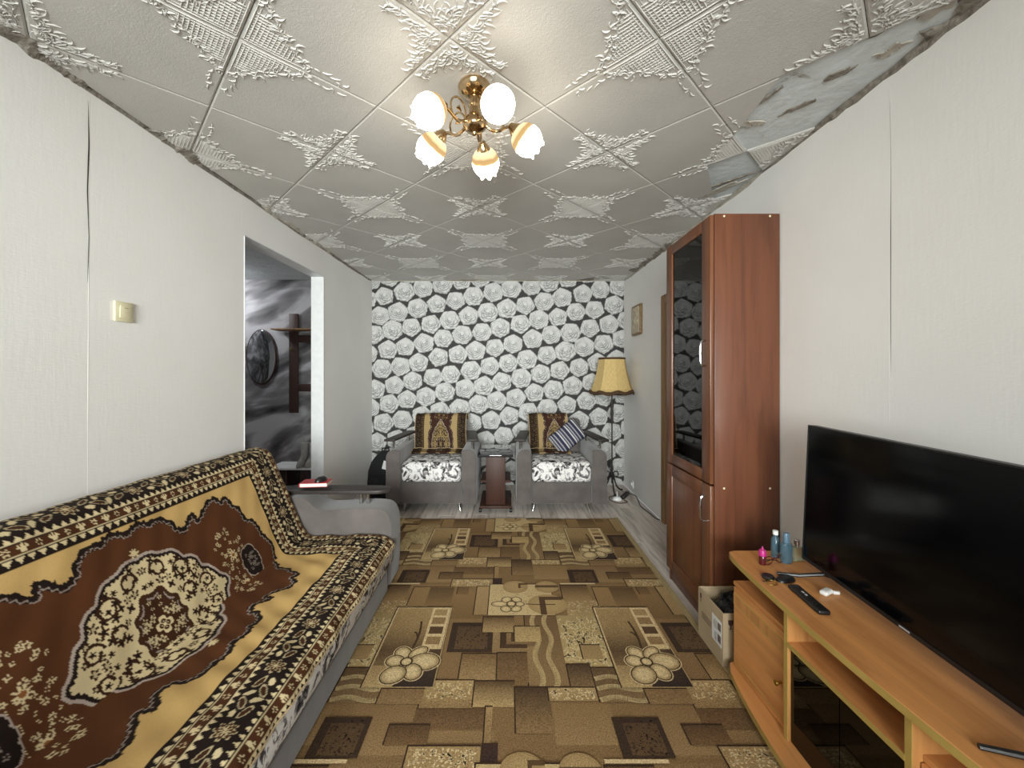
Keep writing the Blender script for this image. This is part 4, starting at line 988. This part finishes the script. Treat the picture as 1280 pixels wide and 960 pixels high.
G().tube([(-.03, .02, .47), (-.02, .02, .535), (.045, .02, .54), (.06, .02, .49)], .009, 8).obj('grab_handle', M['blackmatte'], bpk)
G().box((.01, -.121, .335), (.125, -.117, .425), Matrix.Rotation(.25, 4, 'Y') @ Matrix.Translation((-.08, .0, .0))).obj('white_patch', M['labelwhite'], bpk, smooth=0)

# ------------------------------------------------------------ tall cabinet
CXF, CY0, CY1, CZ = 1.085, 2.147, 2.742, 2.203
CXB = 1.426
cab = thing('tall_cabinet', 'tall reddish brown cabinet with smoked glass upper door', 'cabinet', (1.25, 2.44, 0)); oc = (1.25, 2.44, 0)
def cb_(name, lo, hi, mat, parent=cab, bevel=.0015): return G(oc).box(lo, hi).obj(name, M[mat], parent, bevel=bevel)
sd = cb_('side_panel', (CXF, CY0, 0), (CXB, CY0 + .018, CZ), 'redwood')
for z_ in (.765, 2.19):
    for x_ in (1.135, 1.375): G(oc).lathe([(.001, 0), (.006, 0), (.005, .0015), (.001, .002)], 10, Matrix.Translation((x_, CY0, z_)) @ Matrix.Rotation(PI / 2, 4, 'X')).obj('screw_cap', M['cream'], sd)
cb_('side_panel', (CXF, CY1 - .018, 0), (CXB, CY1, CZ), 'redwood')
cb_('top_panel', (CXF, CY0 + .018, CZ - .018), (CXB, CY1 - .018, CZ), 'redwood')
cb_('back_panel', (CXB - .006, CY0 + .018, .08), (CXB, CY1 - .018, CZ - .018), 'redwood')
for z_ in (.08, .762, 1.05, 1.42, 1.80): cb_('shelf', (CXF + .012, CY0 + .018, z_), (CXB - .006, CY1 - .018, z_ + .018), 'redwood')
cb_('plinth', (CXF + .004, CY0 + .018, 0), (CXF + .022, CY1 - .018, .08), 'redwood')
def door(z0, z1, gz0, gz1, glass):
    xa, xb = CXF - .022, CXF - .002; y0, y1 = CY0 + .002, CY1 - .002; gy0, gy1 = CY0 + .098, CY1 - .09
    d = G(oc)
    d.box((xa, y0, z0), (xb, gy0, z1)); d.box((xa, gy1, z0), (xb, y1, z1)); d.box((xa, gy0, gz1), (xb, gy1, z1)); d.box((xa, gy0, z0), (xb, gy1, gz0))
    o = d.obj('door', M['redwood_door'], cab, bevel=.004)
    if glass: G(oc).box((xa + .009, gy0 - .004, gz0 - .004), (xa + .013, gy1 + .004, gz1 + .004)).obj('glass_pane', M['smoked'], o, smooth=0)
    else: G(oc).box((xa + .006, gy0 - .004, gz0 - .004), (xb - .002, gy1 + .004, gz1 + .004)).obj('door_panel', M['redwood_door'], o, bevel=.004)
    return o
d1 = door(.785, 2.198, .845, 2.135, True); d2 = door(.085, .775, .16, .70, False)
for d_, z_ in ((d1, 1.475), (d2, .645)):
    pts = smooth_poly([(CXF - .022, CY0 + .05, z_ - .068), (CXF - .046, CY0 + .05, z_ - .066), (CXF - .052, CY0 + .05, z_ - .03), (CXF - .053, CY0 + .05, z_), (CXF - .052, CY0 + .05, z_ + .03), (CXF - .046, CY0 + .05, z_ + .066), (CXF - .022, CY0 + .05, z_ + .068)], 2)
    G(oc).tube([tuple(p) for p in pts], .0062, 8).obj('handle', M['chrome'], d_)
vs = G().lathe([(.001, 0), (.028, 0), (.05, .03), (.058, .065), (.05, .10), (.026, .125), (.022, .14), (.03, .152), (.026, .152), (.018, .14), (.001, .13)], 20).obj('vase', M['ivory'], smooth=0.6)
vs.location = (1.20, 2.585, 1.4382); tag(vs, 'round pale vase on a shelf behind the smoked cabinet glass', 'vase')

# ------------------------------------------------------------ TV stand
TZ = RUGTOP
tv_st = thing('tv_stand', 'low beech television stand with brown glass doors along the right wall', 'tv stand', (1.2, 1.22, TZ)); ot = (1.2, 1.22, 0)
TY0, TY1 = .57, 1.868
def bow(xe, xm, y0, y1, xb, n=18, rc=.035):
    pts = [(xb, y0), (xb, y1)]
    for k in range(n + 1):
        f_ = k / n; y_ = y1 + (y0 - y1) * f_; e = abs(2 * f_ - 1); x_ = xm + (xe - xm) * e ** 2.2
        if k == 0: pts += [(xe + rc, y1), (xe + rc * .3, y1 - rc * .3), (xe, y1 - rc)]
        elif k == n: pts += [(xe, y0 + rc), (xe + rc * .3, y0 + rc * .3), (xe + rc, y0)]
        else: pts.append((x_, y_))
    return pts
def lam(name, pts, z0, z1):
    """laminate top with contrasting edge banding"""
    o = G(ot).prism(pts, 'z', z0, z1).obj(name, M['beech'], tv_st, bevel=.0015, seg=1)
    front = pts[2:]; cx = 1.2
    g = G(ot); rows = []
    for (x_, y_) in front: rows.append((x_ - .0012, y_))
    for a, b in zip(rows, rows[1:]):
        f = [g.bm.verts.new(Vector((a[0], a[1], z0 + .001)) - g.off), g.bm.verts.new(Vector((b[0], b[1], z0 + .001)) - g.off), g.bm.verts.new(Vector((b[0], b[1], z1 - .001)) - g.off), g.bm.verts.new(Vector((a[0], a[1], z1 - .001)) - g.off)]
        g.bm.faces.new(f)
    bmesh.ops.remove_doubles(g.bm, verts=g.bm.verts[:], dist=1e-5)
    g.obj('edge_band', M['edge'], o); return o
lam('worktop', bow(.995, .962, TY0, TY1, 1.422), .537 - TZ, .561 - TZ)
lam('bottom_board', bow(.985, .915, TY0 + .02, TY1 - .02, 1.422), .03, .055)
G(ot).box((1.05, TY0 + .08, 0), (1.40, TY1 - .08, .03)).obj('plinth', M['beech_v'], tv_st)
ZT, ZB = .537 - TZ, .055
def upr(y, x0=.986):
    o = G(ot).box((x0, y - .009, ZB), (1.41, y + .009, ZT)).obj('upright', M['beech_v'], tv_st, bevel=.001, seg=1)
    G(ot).box((x0 - .0015, y - .009, ZB), (x0 + .0005, y + .009, ZT)).obj('edge_band', M['edge'], o, smooth=0)
for y in (1.452, 1.008): upr(y)
for y in (1.828, .632): G(ot).box((1.022, y - .008, ZB), (1.41, y + .008, .425 - TZ)).obj('end_panel', M['beech_v'], tv_st, bevel=.001, seg=1)
G(ot).box((1.40, .63, ZB), (1.41, 1.83, ZT)).obj('back_panel', M['beech_v'], tv_st, smooth=0)
for (ya, yb, xx) in ((1.461, 1.836, 1.012), (.624, .999, 1.012)): G(ot).box((xx, ya, .425 - TZ), (1.41, yb, .441 - TZ)).obj('box_top', M['beech'], tv_st, bevel=.001, seg=1)
sh_ = G(ot).box((.985, 1.017, .408 - TZ), (1.40, 1.443, .424 - TZ)).obj('middle_shelf', M['beech'], tv_st, bevel=.001, seg=1)
G(ot).box((.9835, 1.017, .408 - TZ), (.9855, 1.443, .424 - TZ)).obj('edge_band', M['edge'], sh_, smooth=0)
G(ot).box((1.03, 1.017, .235), (1.40, 1.443, .251)).obj('inner_shelf', M['beech'], tv_st, bevel=.001, seg=1)
for (ya, yb, ky) in ((1.464, 1.818, 1.50), (.642, .996, .96)):
    zt = .424 - TZ
    dr = G(ot).box((1.004, ya, ZB + .004), (1.020, yb, zt)).obj('door', M['beech'], tv_st, bevel=.001, seg=1)
    for (y0, y1, z0, z1) in ((ya + .0, yb, zt - .075, zt - .071), (ya, yb, zt - .030, zt - .026), (ya, yb, ZB + .03, ZB + .034)): G(ot).box((1.0025, y0, z0), (1.0045, y1, z1)).obj('moulding', M['edge'], dr, smooth=0)
    G(ot).box((1.0028, ya, zt - .071), (1.0045, yb, zt - .030)).obj('ribbed_strip', M['beech_v'], dr, smooth=0)
    G(ot).lathe([(.001, 0), (.005, 0), (.004, .012), (.010, .020), (.009, .026), (.001, .028)], 12, Matrix.Translation((1.004, ky, ZB + .165)) @ Matrix.Rotation(-PI / 2, 4, 'Y')).obj('knob', M['orange'], dr)
for ya, yb in ((1.020, 1.2285), (1.2315, 1.440)):
    G(ot).box((.996, ya, ZB + .004), (1.001, yb, .404 - TZ)).obj('glass_door', M['smoked_brown'], tv_st, smooth=0)

# ------------------------------------------------------------ television
tilt, yaw = math.radians(2.5), math.radians(-5.1)
TVW, TVH = .965, .548
STZ = .561
tv = thing('television', 'large flat black television standing on the beech stand', 'television', (1.214, 1.688, STZ), rot=(0, 0, yaw))
# local: y runs from far end (0) to near end (-TVW); screen faces -x; z up from stand top
Tl = Matrix.Rotation(tilt, 4, 'Y')
def tvbox(name, lo, hi, mat, parent=tv, bevel=.0): return G().box(lo, hi, Matrix.Translation((0, 0, .048)) @ Tl).obj(name, M[mat], parent, bevel=bevel)
cs = tvbox('casing', (.003, -TVW, 0), (.032, 0, TVH), 'black', bevel=.004)
tvbox('rear_housing', (.032, -TVW + .14, .02), (.058, -.14, .32), 'black', bevel=.006)
scr = tvbox('screen', (.0, -TVW + .007, .014), (.0035, -.007, TVH - .007), 'screen')
bz = G()
for lo, hi in (((-.003, -TVW, 0), (.004, 0, .013)), ((-.003, -TVW, TVH - .006), (.004, 0, TVH)), ((-.003, -.006, .013), (.004, 0, TVH - .006)), ((-.003, -TVW, .013), (.004, -TVW + .006, TVH - .006))): bz.box(lo, hi, Matrix.Translation((0, 0, .048)) @ Tl)
bz.obj('bezel', M['black'], tv, bevel=.0008, seg=1)
tvbox('maker_mark', (-.0036, -TVW / 2 - .018, .004), (-.003, -TVW / 2 + .018, .009), 'logo')
for yy in (-.10, -TVW + .10):
    G().tube([(.020, yy, .052), (.018, yy, .030), (-.06, yy + .02, .012), (-.128, yy + .045, .006)], [.009, .008, .007, .006], 8).tube([(.018, yy, .030), (.07, yy + .01, .012), (.125, yy + .03, .006)], [.008, .007, .006], 8).obj('foot', M['black'], tv)

# ------------------------------------------------------------ things on the TV stand
ZS = STZ + .0006
def onst(x, y, z=ZS): # helper: stand-top point seen at a photo pixel, turned into metres
    Y = (1.37 - z) * F_PX / (y - VPY); return ((x - VPX) * Y / F_PX, Y)
bt = thing('lotion_bottle', 'blue plastic lotion bottle with slate cap by the television', 'bottle', (1.192, 1.752, ZS), .2)
G().lathe([(.001, 0), (.0235, 0), (.026, .006), (.026, .066), (.022, .08), (.011, .086), (.001, .086)], 20, Matrix.Scale(.72, 4, (0, 1, 0))).obj('bottle_body', M['blueglass'], bt)
G().lathe([(.001, .084), (.0135, .084), (.0135, .122), (.012, .125), (.001, .125)], 18, Matrix.Scale(.8, 4, (0, 1, 0))).obj('cap', M['bluecap'], bt)
bt2 = thing('shampoo_bottle', 'slim pale blue bottle standing behind the lotion bottle', 'bottle', (1.180, 1.805, ZS))
G().lathe([(.001, 0), (.017, 0), (.018, .005), (.018, .075), (.010, .088), (.009, .10), (.001, .10)], 16).obj('bottle_body', M['blueglass'], bt2)
G().lathe([(.001, .098), (.011, .098), (.011, .115), (.001, .115)], 14).obj('cap', M['white'], bt2)
pf = thing('perfume_bottle', 'small square perfume bottle of pale green glass beside the television', 'bottle', (1.250, 1.770, ZS), .15)
G().box((-.024, -.013, 0), (.024, .013, .058)).obj('bottle_body', M['paleglass'], pf, bevel=.005)
G().lathe([(.001, .057), (.007, .057), (.007, .067), (.011, .068), (.012, .086), (.010, .089), (.001, .089)], 14).obj('stopper', M['chrome'], pf)
vp = thing('vape_bottle', 'tiny dark red bottle with magenta pointed cap near the stand corner', 'bottle', (1.078, 1.733, ZS))
G().lathe([(.001, 0), (.0125, 0), (.0135, .003), (.0135, .034), (.011, .038), (.001, .038)], 16).obj('bottle_body', M['darkred'], vp)
G().lathe([(.001, .037), (.0145, .037), (.0145, .056), (.012, .061), (.005, .064), (.003, .074), (.001, .076)], 16).obj('cap', M['pink'], vp)
gl = thing('eyeglasses', 'folded eyeglasses with dark frame lying behind the keys', 'glasses', (1.13, 1.735, ZS), .3)
for sx in (-1, 1):
    G().tube([(sx * .033 + .022 * math.cos(a), .0, .019 + .017 * math.sin(a)) for a in np.linspace(0, 2 * PI, 20)[:-1]], .0018, 6, True).obj('rim', M['darkred'], gl)
    G().tube([(sx * .055, 0, .025), (sx * .054, .006, .024), (sx * -.03, .014 + .004 * sx, .006)], .0018, 6).obj('temple', M['black'], gl)
G().tube([(-.011, 0, .022), (0, 0, .026), (.011, 0, .022)], .0018, 6).obj('bridge', M['darkred'], gl)
kf = thing('car_key', 'black car key fob with key ring on the stand', 'key', (1.085, 1.600, ZS), .25)
dome(.042, .024, .015).obj('fob', M['black'], kf)
kx = G(); kx.box((-.100, .004, .001), (-.05, .012, .0035)); kx.obj('key_blade', M['chrome'], kf, bevel=.0006, seg=1)
G().lathe([(.001, 0.001), (.022, .001), (.024, .006), (.020, .012), (.001, .012)], 16, Matrix.Translation((-.052, .03, 0))).obj('key_head', M['black'], kf)
G().tube([(-.075 + .022 * math.cos(a), -.006 + .018 * math.sin(a), .003 + .001 * math.sin(a)) for a in np.linspace(0, 2 * PI, 26)[:-1]], .0013, 6, True).obj('key_ring', M['orange'], kf)
rm = thing('remote_control', 'long black remote control lying on the beech stand', 'remote', (1.064, 1.452, ZS), math.radians(-5))
G().box((-.020, -.088, .0005), (.020, .088, .017)).obj('body', M['black'], rm, bevel=.006, seg=3)
for r_ in range(7):
    for c_ in range(3): G().box((-.0135 + c_ * .0105, .060 - r_ * .018, .0165), (-.0075 + c_ * .0105, .070 - r_ * .018, .0185)).obj('button', M['logo' if (r_, c_) in ((2, 1), (3, 1)) else 'iron'], rm, smooth=0)
eb = thing('earbud_case', 'small white earphone case lying open on the stand', 'earphones', (1.166, 1.500, ZS), .5)
G().box((-.025, -.013, 0), (.025, .013, .016)).obj('case', M['white'], eb, bevel=.006, seg=3)
G().tube([(.018, -.012, .007), (.034, -.024, .006), (.044, -.020, .006)], [.007, .006, .004], 8).obj('earbud', M['white'], eb)

# ------------------------------------------------------------ cardboard box
bx = thing('cardboard_box', 'open cardboard box on the floor between cabinet and television stand', 'box', (1.12, 2.012, RUGTOP), 0); 
BX0, BX1, BY0, BY1, BZ = -.128, .175, -.126, .120, .245
th = .005
bw = {}
for nm, lo, hi in (('box_bottom', (BX0, BY0, 0), (BX1, BY1, th)), ('side_wall', (BX0, BY0, th), (BX0 + th, BY1, BZ)), ('side_wall', (BX1 - th, BY0, th), (BX1, BY1, BZ)), ('end_wall', (BX0 + th, BY0, th), (BX1 - th, BY0 + th, BZ)), ('end_wall', (BX0 + th, BY1 - th, th), (BX1 - th, BY1, BZ))):
    o = G().box(lo, hi).obj(nm, M['cardboard'], bx, bevel=.001, seg=1); bw.setdefault(nm, o)
lb = G().box((BX0 - .0008, BY0 + .012, .075), (BX0, BY0 + .10, .195)).obj('paper_label', M['labelwhite'], bw['side_wall'], smooth=0)
g = G(); rr = random.Random(4)
for k in range(12):      # printed lines and bar code strokes on the label
    z_ = .085 + k * .008; 
    if k in (5, 6): continue
    y_ = BY0 + .055; g.box((BX0 - .0011, y_, z_), (BX0 - .0008, y_ + rr.uniform(.02, .038), z_ + .0025))
for k in range(14): y_ = BY0 + .018 + k * .0022; g.box((BX0 - .0011, y_, .09 if k % 5 else .085), (BX0 - .0008, y_ + .0011, .125)); g.box((BX0 - .0011, y_, .145), (BX0 - .0008, y_ + .0011, .18))
for ob_ in [g.obj('bar_code_print', M['ink'], bw['side_wall'], smooth=0)]: pass
# fragile glass and arrows printed on the near wall, arrows on the side
def printy(pts, y): return [(p[0], p[1]) for p in pts]
gx = BX0 + .035
g = G()
g.prism([(gx - .012, .215), (gx + .012, .215), (gx + .011, .196), (gx + .003, .188), (gx + .003, .176), (gx + .009, .172), (gx - .009, .172), (gx - .003, .176), (gx - .003, .188), (gx - .011, .196)], 'y', BY0 - .0006, BY0 + .0002)
for k in (0, 1):
    x_ = gx + .028 + k * .016; g.prism([(x_ - .002, .178), (x_ + .002, .178), (x_ + .002, .202), (x_ + .006, .202), (x_, .215), (x_ - .006, .202), (x_ - .002, .202)], 'y', BY0 - .0006, BY0 + .0002)
g.box((gx + .020, BY0 - .0006, .171), (gx + .052, BY0 + .0002, .175))
g.obj('fragile_print', M['ink'], bw['end_wall'], smooth=0)
g = G()
yb = BY1 - .030
g.prism([(yb - .008, .225), (yb + .008, .225), (yb + .007, .205), (yb + .002, .198), (yb + .002, .188), (yb + .006, .184), (yb - .006, .184), (yb - .002, .188), (yb - .002, .198), (yb - .007, .205)], 'x', BX0 - .0006, BX0 + .0002)
for k in range(3): g.box((BX0 - .0006, BY0 + .105 + k * .003, .135 - k * .012), (BX0 + .0002, BY0 + .205, .139 - k * .012))
g.obj('side_print', M['ink'], bw['side_wall'], smooth=0)
bg_ = thing('plastic_bag', 'crumpled black plastic bag stuffed inside the cardboard box', 'bag', (1.145, 2.01, RUGTOP + .006))
t = NT('glossy_black_polythene').set(0.25, 0, 0.5); t.base(S(20, 20, 22)); t.bump(t.noise(t.coords(), 24, 4, .6, 1.2), .9, .03); M['poly'] = t.m
bm_ = blob([(.9, 0, 0), (1, .02, 0), (1, .12, 0), (.98, .17, 0), (.9, .195, .01), (.7, .215, .02), (.45, .225, .01), (.2, .215, 0)], .138, .112, 28, .6)
for v_ in bm_.bm.verts:
    if v_.co.z > .1: v_.co.z += .018 * math.sin(v_.co.x * 60) * math.cos(v_.co.y * 47)
bm_.obj('bag_body', M['poly'], bg_, smooth=3.1)
G().tube([(-.09, .02, .19), (-.06, .06, .228), (.02, .08, .232), (.08, .05, .20)], .008, 8).obj('bag_handle', M['poly'], bg_)

# ------------------------------------------------------------ wall fittings
sw = thing('light_switch', 'cream light switch on the left wall', 'switch', (XL + .0005, 1.768, 1.632))
G().box((0, -.043, -.043), (.009, .043, .043)).obj('plate', M['cream'], sw, bevel=.003)
G().box((.009, -.024, -.026), (.0125, .030, .026), Matrix.Rotation(.05, 4, 'Y')).obj('rocker', M['cream'], sw, bevel=.002)
G().box((.0118, -.006, .016), (.0132, .012, .018), Matrix.Rotation(.05, 4, 'Y')).obj('indicator', M['goldframe'], sw, smooth=0)
pc = thing('picture', 'small ivory picture in a rounded gilt frame on the right wall', 'picture', (XR - .0005, 4.49, 1.945))
pr_ = smooth_poly([(-.165, -.165), (.165, -.165), (.165, .165), (-.165, .165)], 1, True)
def rrect(w, h, r_, n=5):
    P = []
    for cx, cy, a0 in ((w - r_, h - r_, 0), (-w + r_, h - r_, PI / 2), (-w + r_, -h + r_, PI), (w - r_, -h + r_, 3 * PI / 2)):
        for k in range(n + 1): a = a0 + PI / 2 * k / n; P.append((cx + r_ * math.cos(a), cy + r_ * math.sin(a)))
    return P
G().prism(rrect(.155, .165, .03), 'x', -.026, 0).obj('frame', M['goldframe'], pc, bevel=.006)
G().prism(rrect(.132, .142, .02), 'x', -.031, -.026).obj('picture_panel', M['ivory'], pc, bevel=.002)
g = G(); rr = random.Random(9)
for k in range(7):
    y_, z_ = rr.uniform(-.07, .07), rr.uniform(-.09, .09); g.lathe([(.001, 0), (.03, 0), (.024, .004), (.001, .007)], 10, Matrix.Translation((-.031, y_, z_)) @ Matrix.Rotation(-PI / 2, 4, 'Y'), lambda i, r, z, t_: (r * (.8 + .2 * math.cos(5 * t_)), z))
g.obj('embossed_flowers', M['ivory'], pc)

# ------------------------------------------------------------ chandelier
CHX, CHY = -.128, 1.608
chn = thing('chandelier', 'five-armed bronze ceiling chandelier with lit globe shades', 'chandelier', (CHX, CHY, ZC - .006))
G().lathe([(.001, 0), (.062, 0), (.065, -.008), (.061, -.022), (.048, -.034), (.034, -.042), (.022, -.046), (.001, -.046)], 32).obj('canopy', M['brass'], chn)
G().lathe([(.001, -.044), (.020, -.044), (.020, -.075), (.026, -.080), (.021, -.088), (.024, -.115), (.040, -.132), (.044, -.148), (.046, -.156), (.044, -.164), (.030, -.178), (.012, -.186), (.010, -.192), (.001, -.196)], 28).obj('stem', M['brass'], chn)
def globe_mat():
    t = NT('lit_opal_glass_with_amber_band'); t.t.nodes.remove(t.p)
    v = t.coords(); sx = t.n('ShaderNodeSeparateXYZ'); t.l(v, sx.inputs[0])
    mr = t.n('ShaderNodeMapRange'); mr.inputs['From Min'].default_value = 0.0; mr.inputs['From Max'].default_value = .12; t.l(sx.outputs['Z'], mr.inputs['Value'])
    nz = t.noise(v, 30, 3); mx = t.n('ShaderNodeMath', operation='MULTIPLY_ADD'); t.l(nz, mx.inputs[0]); mx.inputs[1].default_value = .10; t.l(mr.outputs[0], mx.inputs[2])
    A_, W_ = (1.0, .62, .26, 1), (1.0, .90, .74, 1)
    c = t.ramp(mx.outputs[0], [(0.0, (1, .8, .5, 1)), (.24, (1, .78, .42, 1)), (.30, A_), (.42, A_), (.48, W_), (1.0, W_)])
    k = t.ramp(mx.outputs[0], [(0.0, (.10,) * 3 + (1,)), (.24, (.07,) * 3 + (1,)), (.30, (.042,) * 3 + (1,)), (.42, (.05,) * 3 + (1,)), (.52, (.8,) * 3 + (1,)), (1.0, (1, 1, 1, 1))])
    em = t.n('ShaderNodeEmission'); t.l(c, em.inputs['Color']); ml = t.n('ShaderNodeMath', operation='MULTIPLY'); t.l(k, ml.inputs[0]); ml.inputs[1].default_value = GLOBE_POWER; t.l(ml.outputs[0], em.inputs['Strength'])
    t.l(em.outputs[0], t.o.inputs['Surface']); return t.m
M['globe'] = globe_mat()
globe_prof = [(.001, .0), (.020, .001), (.040, .010), (.054, .028), (.060, .052), (.058, .076), (.049, .096), (.038, .108), (.036, .114)]
globe_me = None
for k in range(5):
    a = math.radians(81 - 72 * k); ca, sa = math.cos(a), math.sin(a)
    def P(r_, z_): return (ca * r_, sa * r_, z_)
    pts = [P(.040, -.150), P(.065, -.168), P(.095, -.170), P(.125, -.150), P(.148, -.145)]
    arm = G().tube([tuple(p) for p in smooth_poly(pts, 2)], .006, 8).obj('arm', M['brass'], chn)
    ring = [P(.080 + .036 * math.cos(b), -.128 + .045 * math.sin(b)) for b in np.linspace(0, 2 * PI, 28)[:-1]]
    G().tube(ring, .0042, 7, True).obj('scroll_ring', M['brass'], arm)
    G().tube([P(.066, -.13), P(.080, -.118), P(.090, -.125)], [.002, .009, .001], 7).obj('leaf', M['brass'], arm)
    ax = Vector((ca * .78, sa * .78, -.62)).normalized(); base = Vector(P(.148, -.146))
    R3 = Vector((0, 0, 1)).rotation_difference(ax).to_matrix().to_4x4()
    Tm = Matrix.Translation(base) @ R3
    G().lathe([(.001, -.012), (.012, -.010), (.018, .002), (.026, .014), (.029, .024), (.001, .024)], 18, Tm).obj('lamp_holder', M['brass'], arm)
    if globe_me is None:
        gb = G().lathe(globe_prof, 36, None, lambda i, r, z, t_: (r * (1 + (.10 * math.cos(6 * t_) if i == 8 else 0)), z + (.006 * math.cos(6 * t_) if i == 8 else (.004 * math.cos(6 * t_) if i == 7 else 0)))).obj('globe_shade', M['globe'], chn, smooth=3.1); globe_me = gb.data
    else: gb = bpy.data.objects.new('globe_shade', globe_me); COL.objects.link(gb); gb.parent = chn
    gb.matrix_local = Tm @ Matrix.Translation((0, 0, .020))

# ------------------------------------------------------------ hall things
mi = thing('wall_mirror', 'oval mirror in a thin dark frame on the hall wall', 'mirror', (-2.975, 4.984, 1.562))
def oval(rx, rz, n=40): return [(rx * math.cos(2 * PI * k / n), rz * math.sin(2 * PI * k / n)) for k in range(n)]
G().prism(oval(.185, .335), 'y', -.022, -.001).obj('frame', M['wenge'], mi, bevel=.003)
G().prism(oval(.172, .322), 'y', -.026, -.020).obj('mirror_glass', M['mirror'], mi, smooth=.4, bevel=.002)
ck = thing('coat_rack', 'dark brown wooden wall coat rack with hat shelf in the hall', 'coat rack', (-2.45, 4.984, .885))
for x_ in (-.19, .16): G().box((x_, -.02, 0), (x_ + .11, -.001, 1.20)).obj('upright_board', M['wenge'], ck, bevel=.002)
for z_ in (.26, .85): G().box((-.08, -.036, z_), (.16, -.020, z_ + .09)).obj('rail', M['wenge'], ck, bevel=.002)
G().box((-.29, -.24, .985), (.36, -.02, 1.0)).obj('hat_shelf', M['doorwood'], ck, bevel=.002)
for x_ in (-.14, .21): G().tube([(x_, -.02, .76), (x_, -.05, .745), (x_, -.075, .76), (x_, -.08, .79)], .005, 8).obj('hook', M['orange'], ck)
sb_ = thing('shoe_bench', 'low white topped shoe bench in the hall', 'bench', (-2.12, 4.30, 0))
G().box((-.33, -.15, .385), (.26, .17, .405)).obj('bench_top', M['white'], sb_, bevel=.004)
for x_ in (-.14, .02): G().box((x_, -.13, 0), (x_ + .02, .15, .385)).obj('support_panel', M['wenge'], sb_, bevel=.002)
G().box((-.12, -.13, .18), (.02, .15, .196)).obj('shelf', M['wenge'], sb_, bevel=.002)
G().box((-.31, -.13, 0), (-.29, .15, .385)).obj('support_panel', M['wenge'], sb_, bevel=.002)
def boot(label, X, Y):
    b = thing('boot', label, 'boot', (X, Y, .4055), group='grey boots on the shoe bench')
    g = G(); rings = []
    for (z_, cy, rx, ry) in ((0, -.03, .032, .10), (.02, -.03, .034, .105), (.05, -.02, .034, .09), (.09, .02, .034, .05), (.13, .03, .035, .042), (.20, .03, .038, .046), (.235, .03, .040, .050)):
        rings.append([g.bm.verts.new((rx * math.cos(2 * PI * k / 16), cy + ry * math.sin(2 * PI * k / 16), z_)) for k in range(16)])
    for p, q in zip(rings, rings[1:]):
        for k in range(16): g.bm.faces.new([p[k], p[(k + 1) % 16], q[(k + 1) % 16], q[k]])
    g.bm.faces.new(rings[0][::-1]); g.bm.faces.new(rings[-1])
    g.obj('boot_body', M['greyboot'], b, smooth=1.0)
    G().tube([(.012 * math.cos(u), -.022, .195 + .012 * math.sin(u)) for u in np.linspace(0, 2 * PI, 16)[:-1]], .003, 6, True).obj('eyelet_ring', M['chrome'], b)
    G().tube([(-.006, .03, .235), (-.014, .03, .29), (-.022, .03, .318)], [.006, .006, .007], 8).obj('pull_tab', M['greyboot'], b)
boot('grey suede boot on the hall bench, nearer the mirror', -2.115, 4.26)
boot('grey suede boot on the hall bench, nearer the door jamb', -2.030, 4.27)
hl = thing('ceiling_lamp', 'lit round ceiling lamp in the hall, out of direct view', 'lamp', (-3.30, 4.45, ZC))
G().lathe([(.001, 0), (.11, 0), (.11, -.015), (.001, -.015)], 24).obj('lamp_base', M['white'], hl)
t = NT('lit_hall_glass'); t.t.nodes.remove(t.p); em = t.n('ShaderNodeEmission'); em.inputs['Color'].default_value = (.92, .96, 1, 1); em.inputs['Strength'].default_value = HALL_POWER; t.l(em.outputs[0], t.o.inputs['Surface']); M['halllamp'] = t.m
G().lathe([(.105, -.014), (.10, -.05), (.075, -.08), (.04, -.094), (.001, -.098)], 24).obj('glass_dome', M['halllamp'], hl)
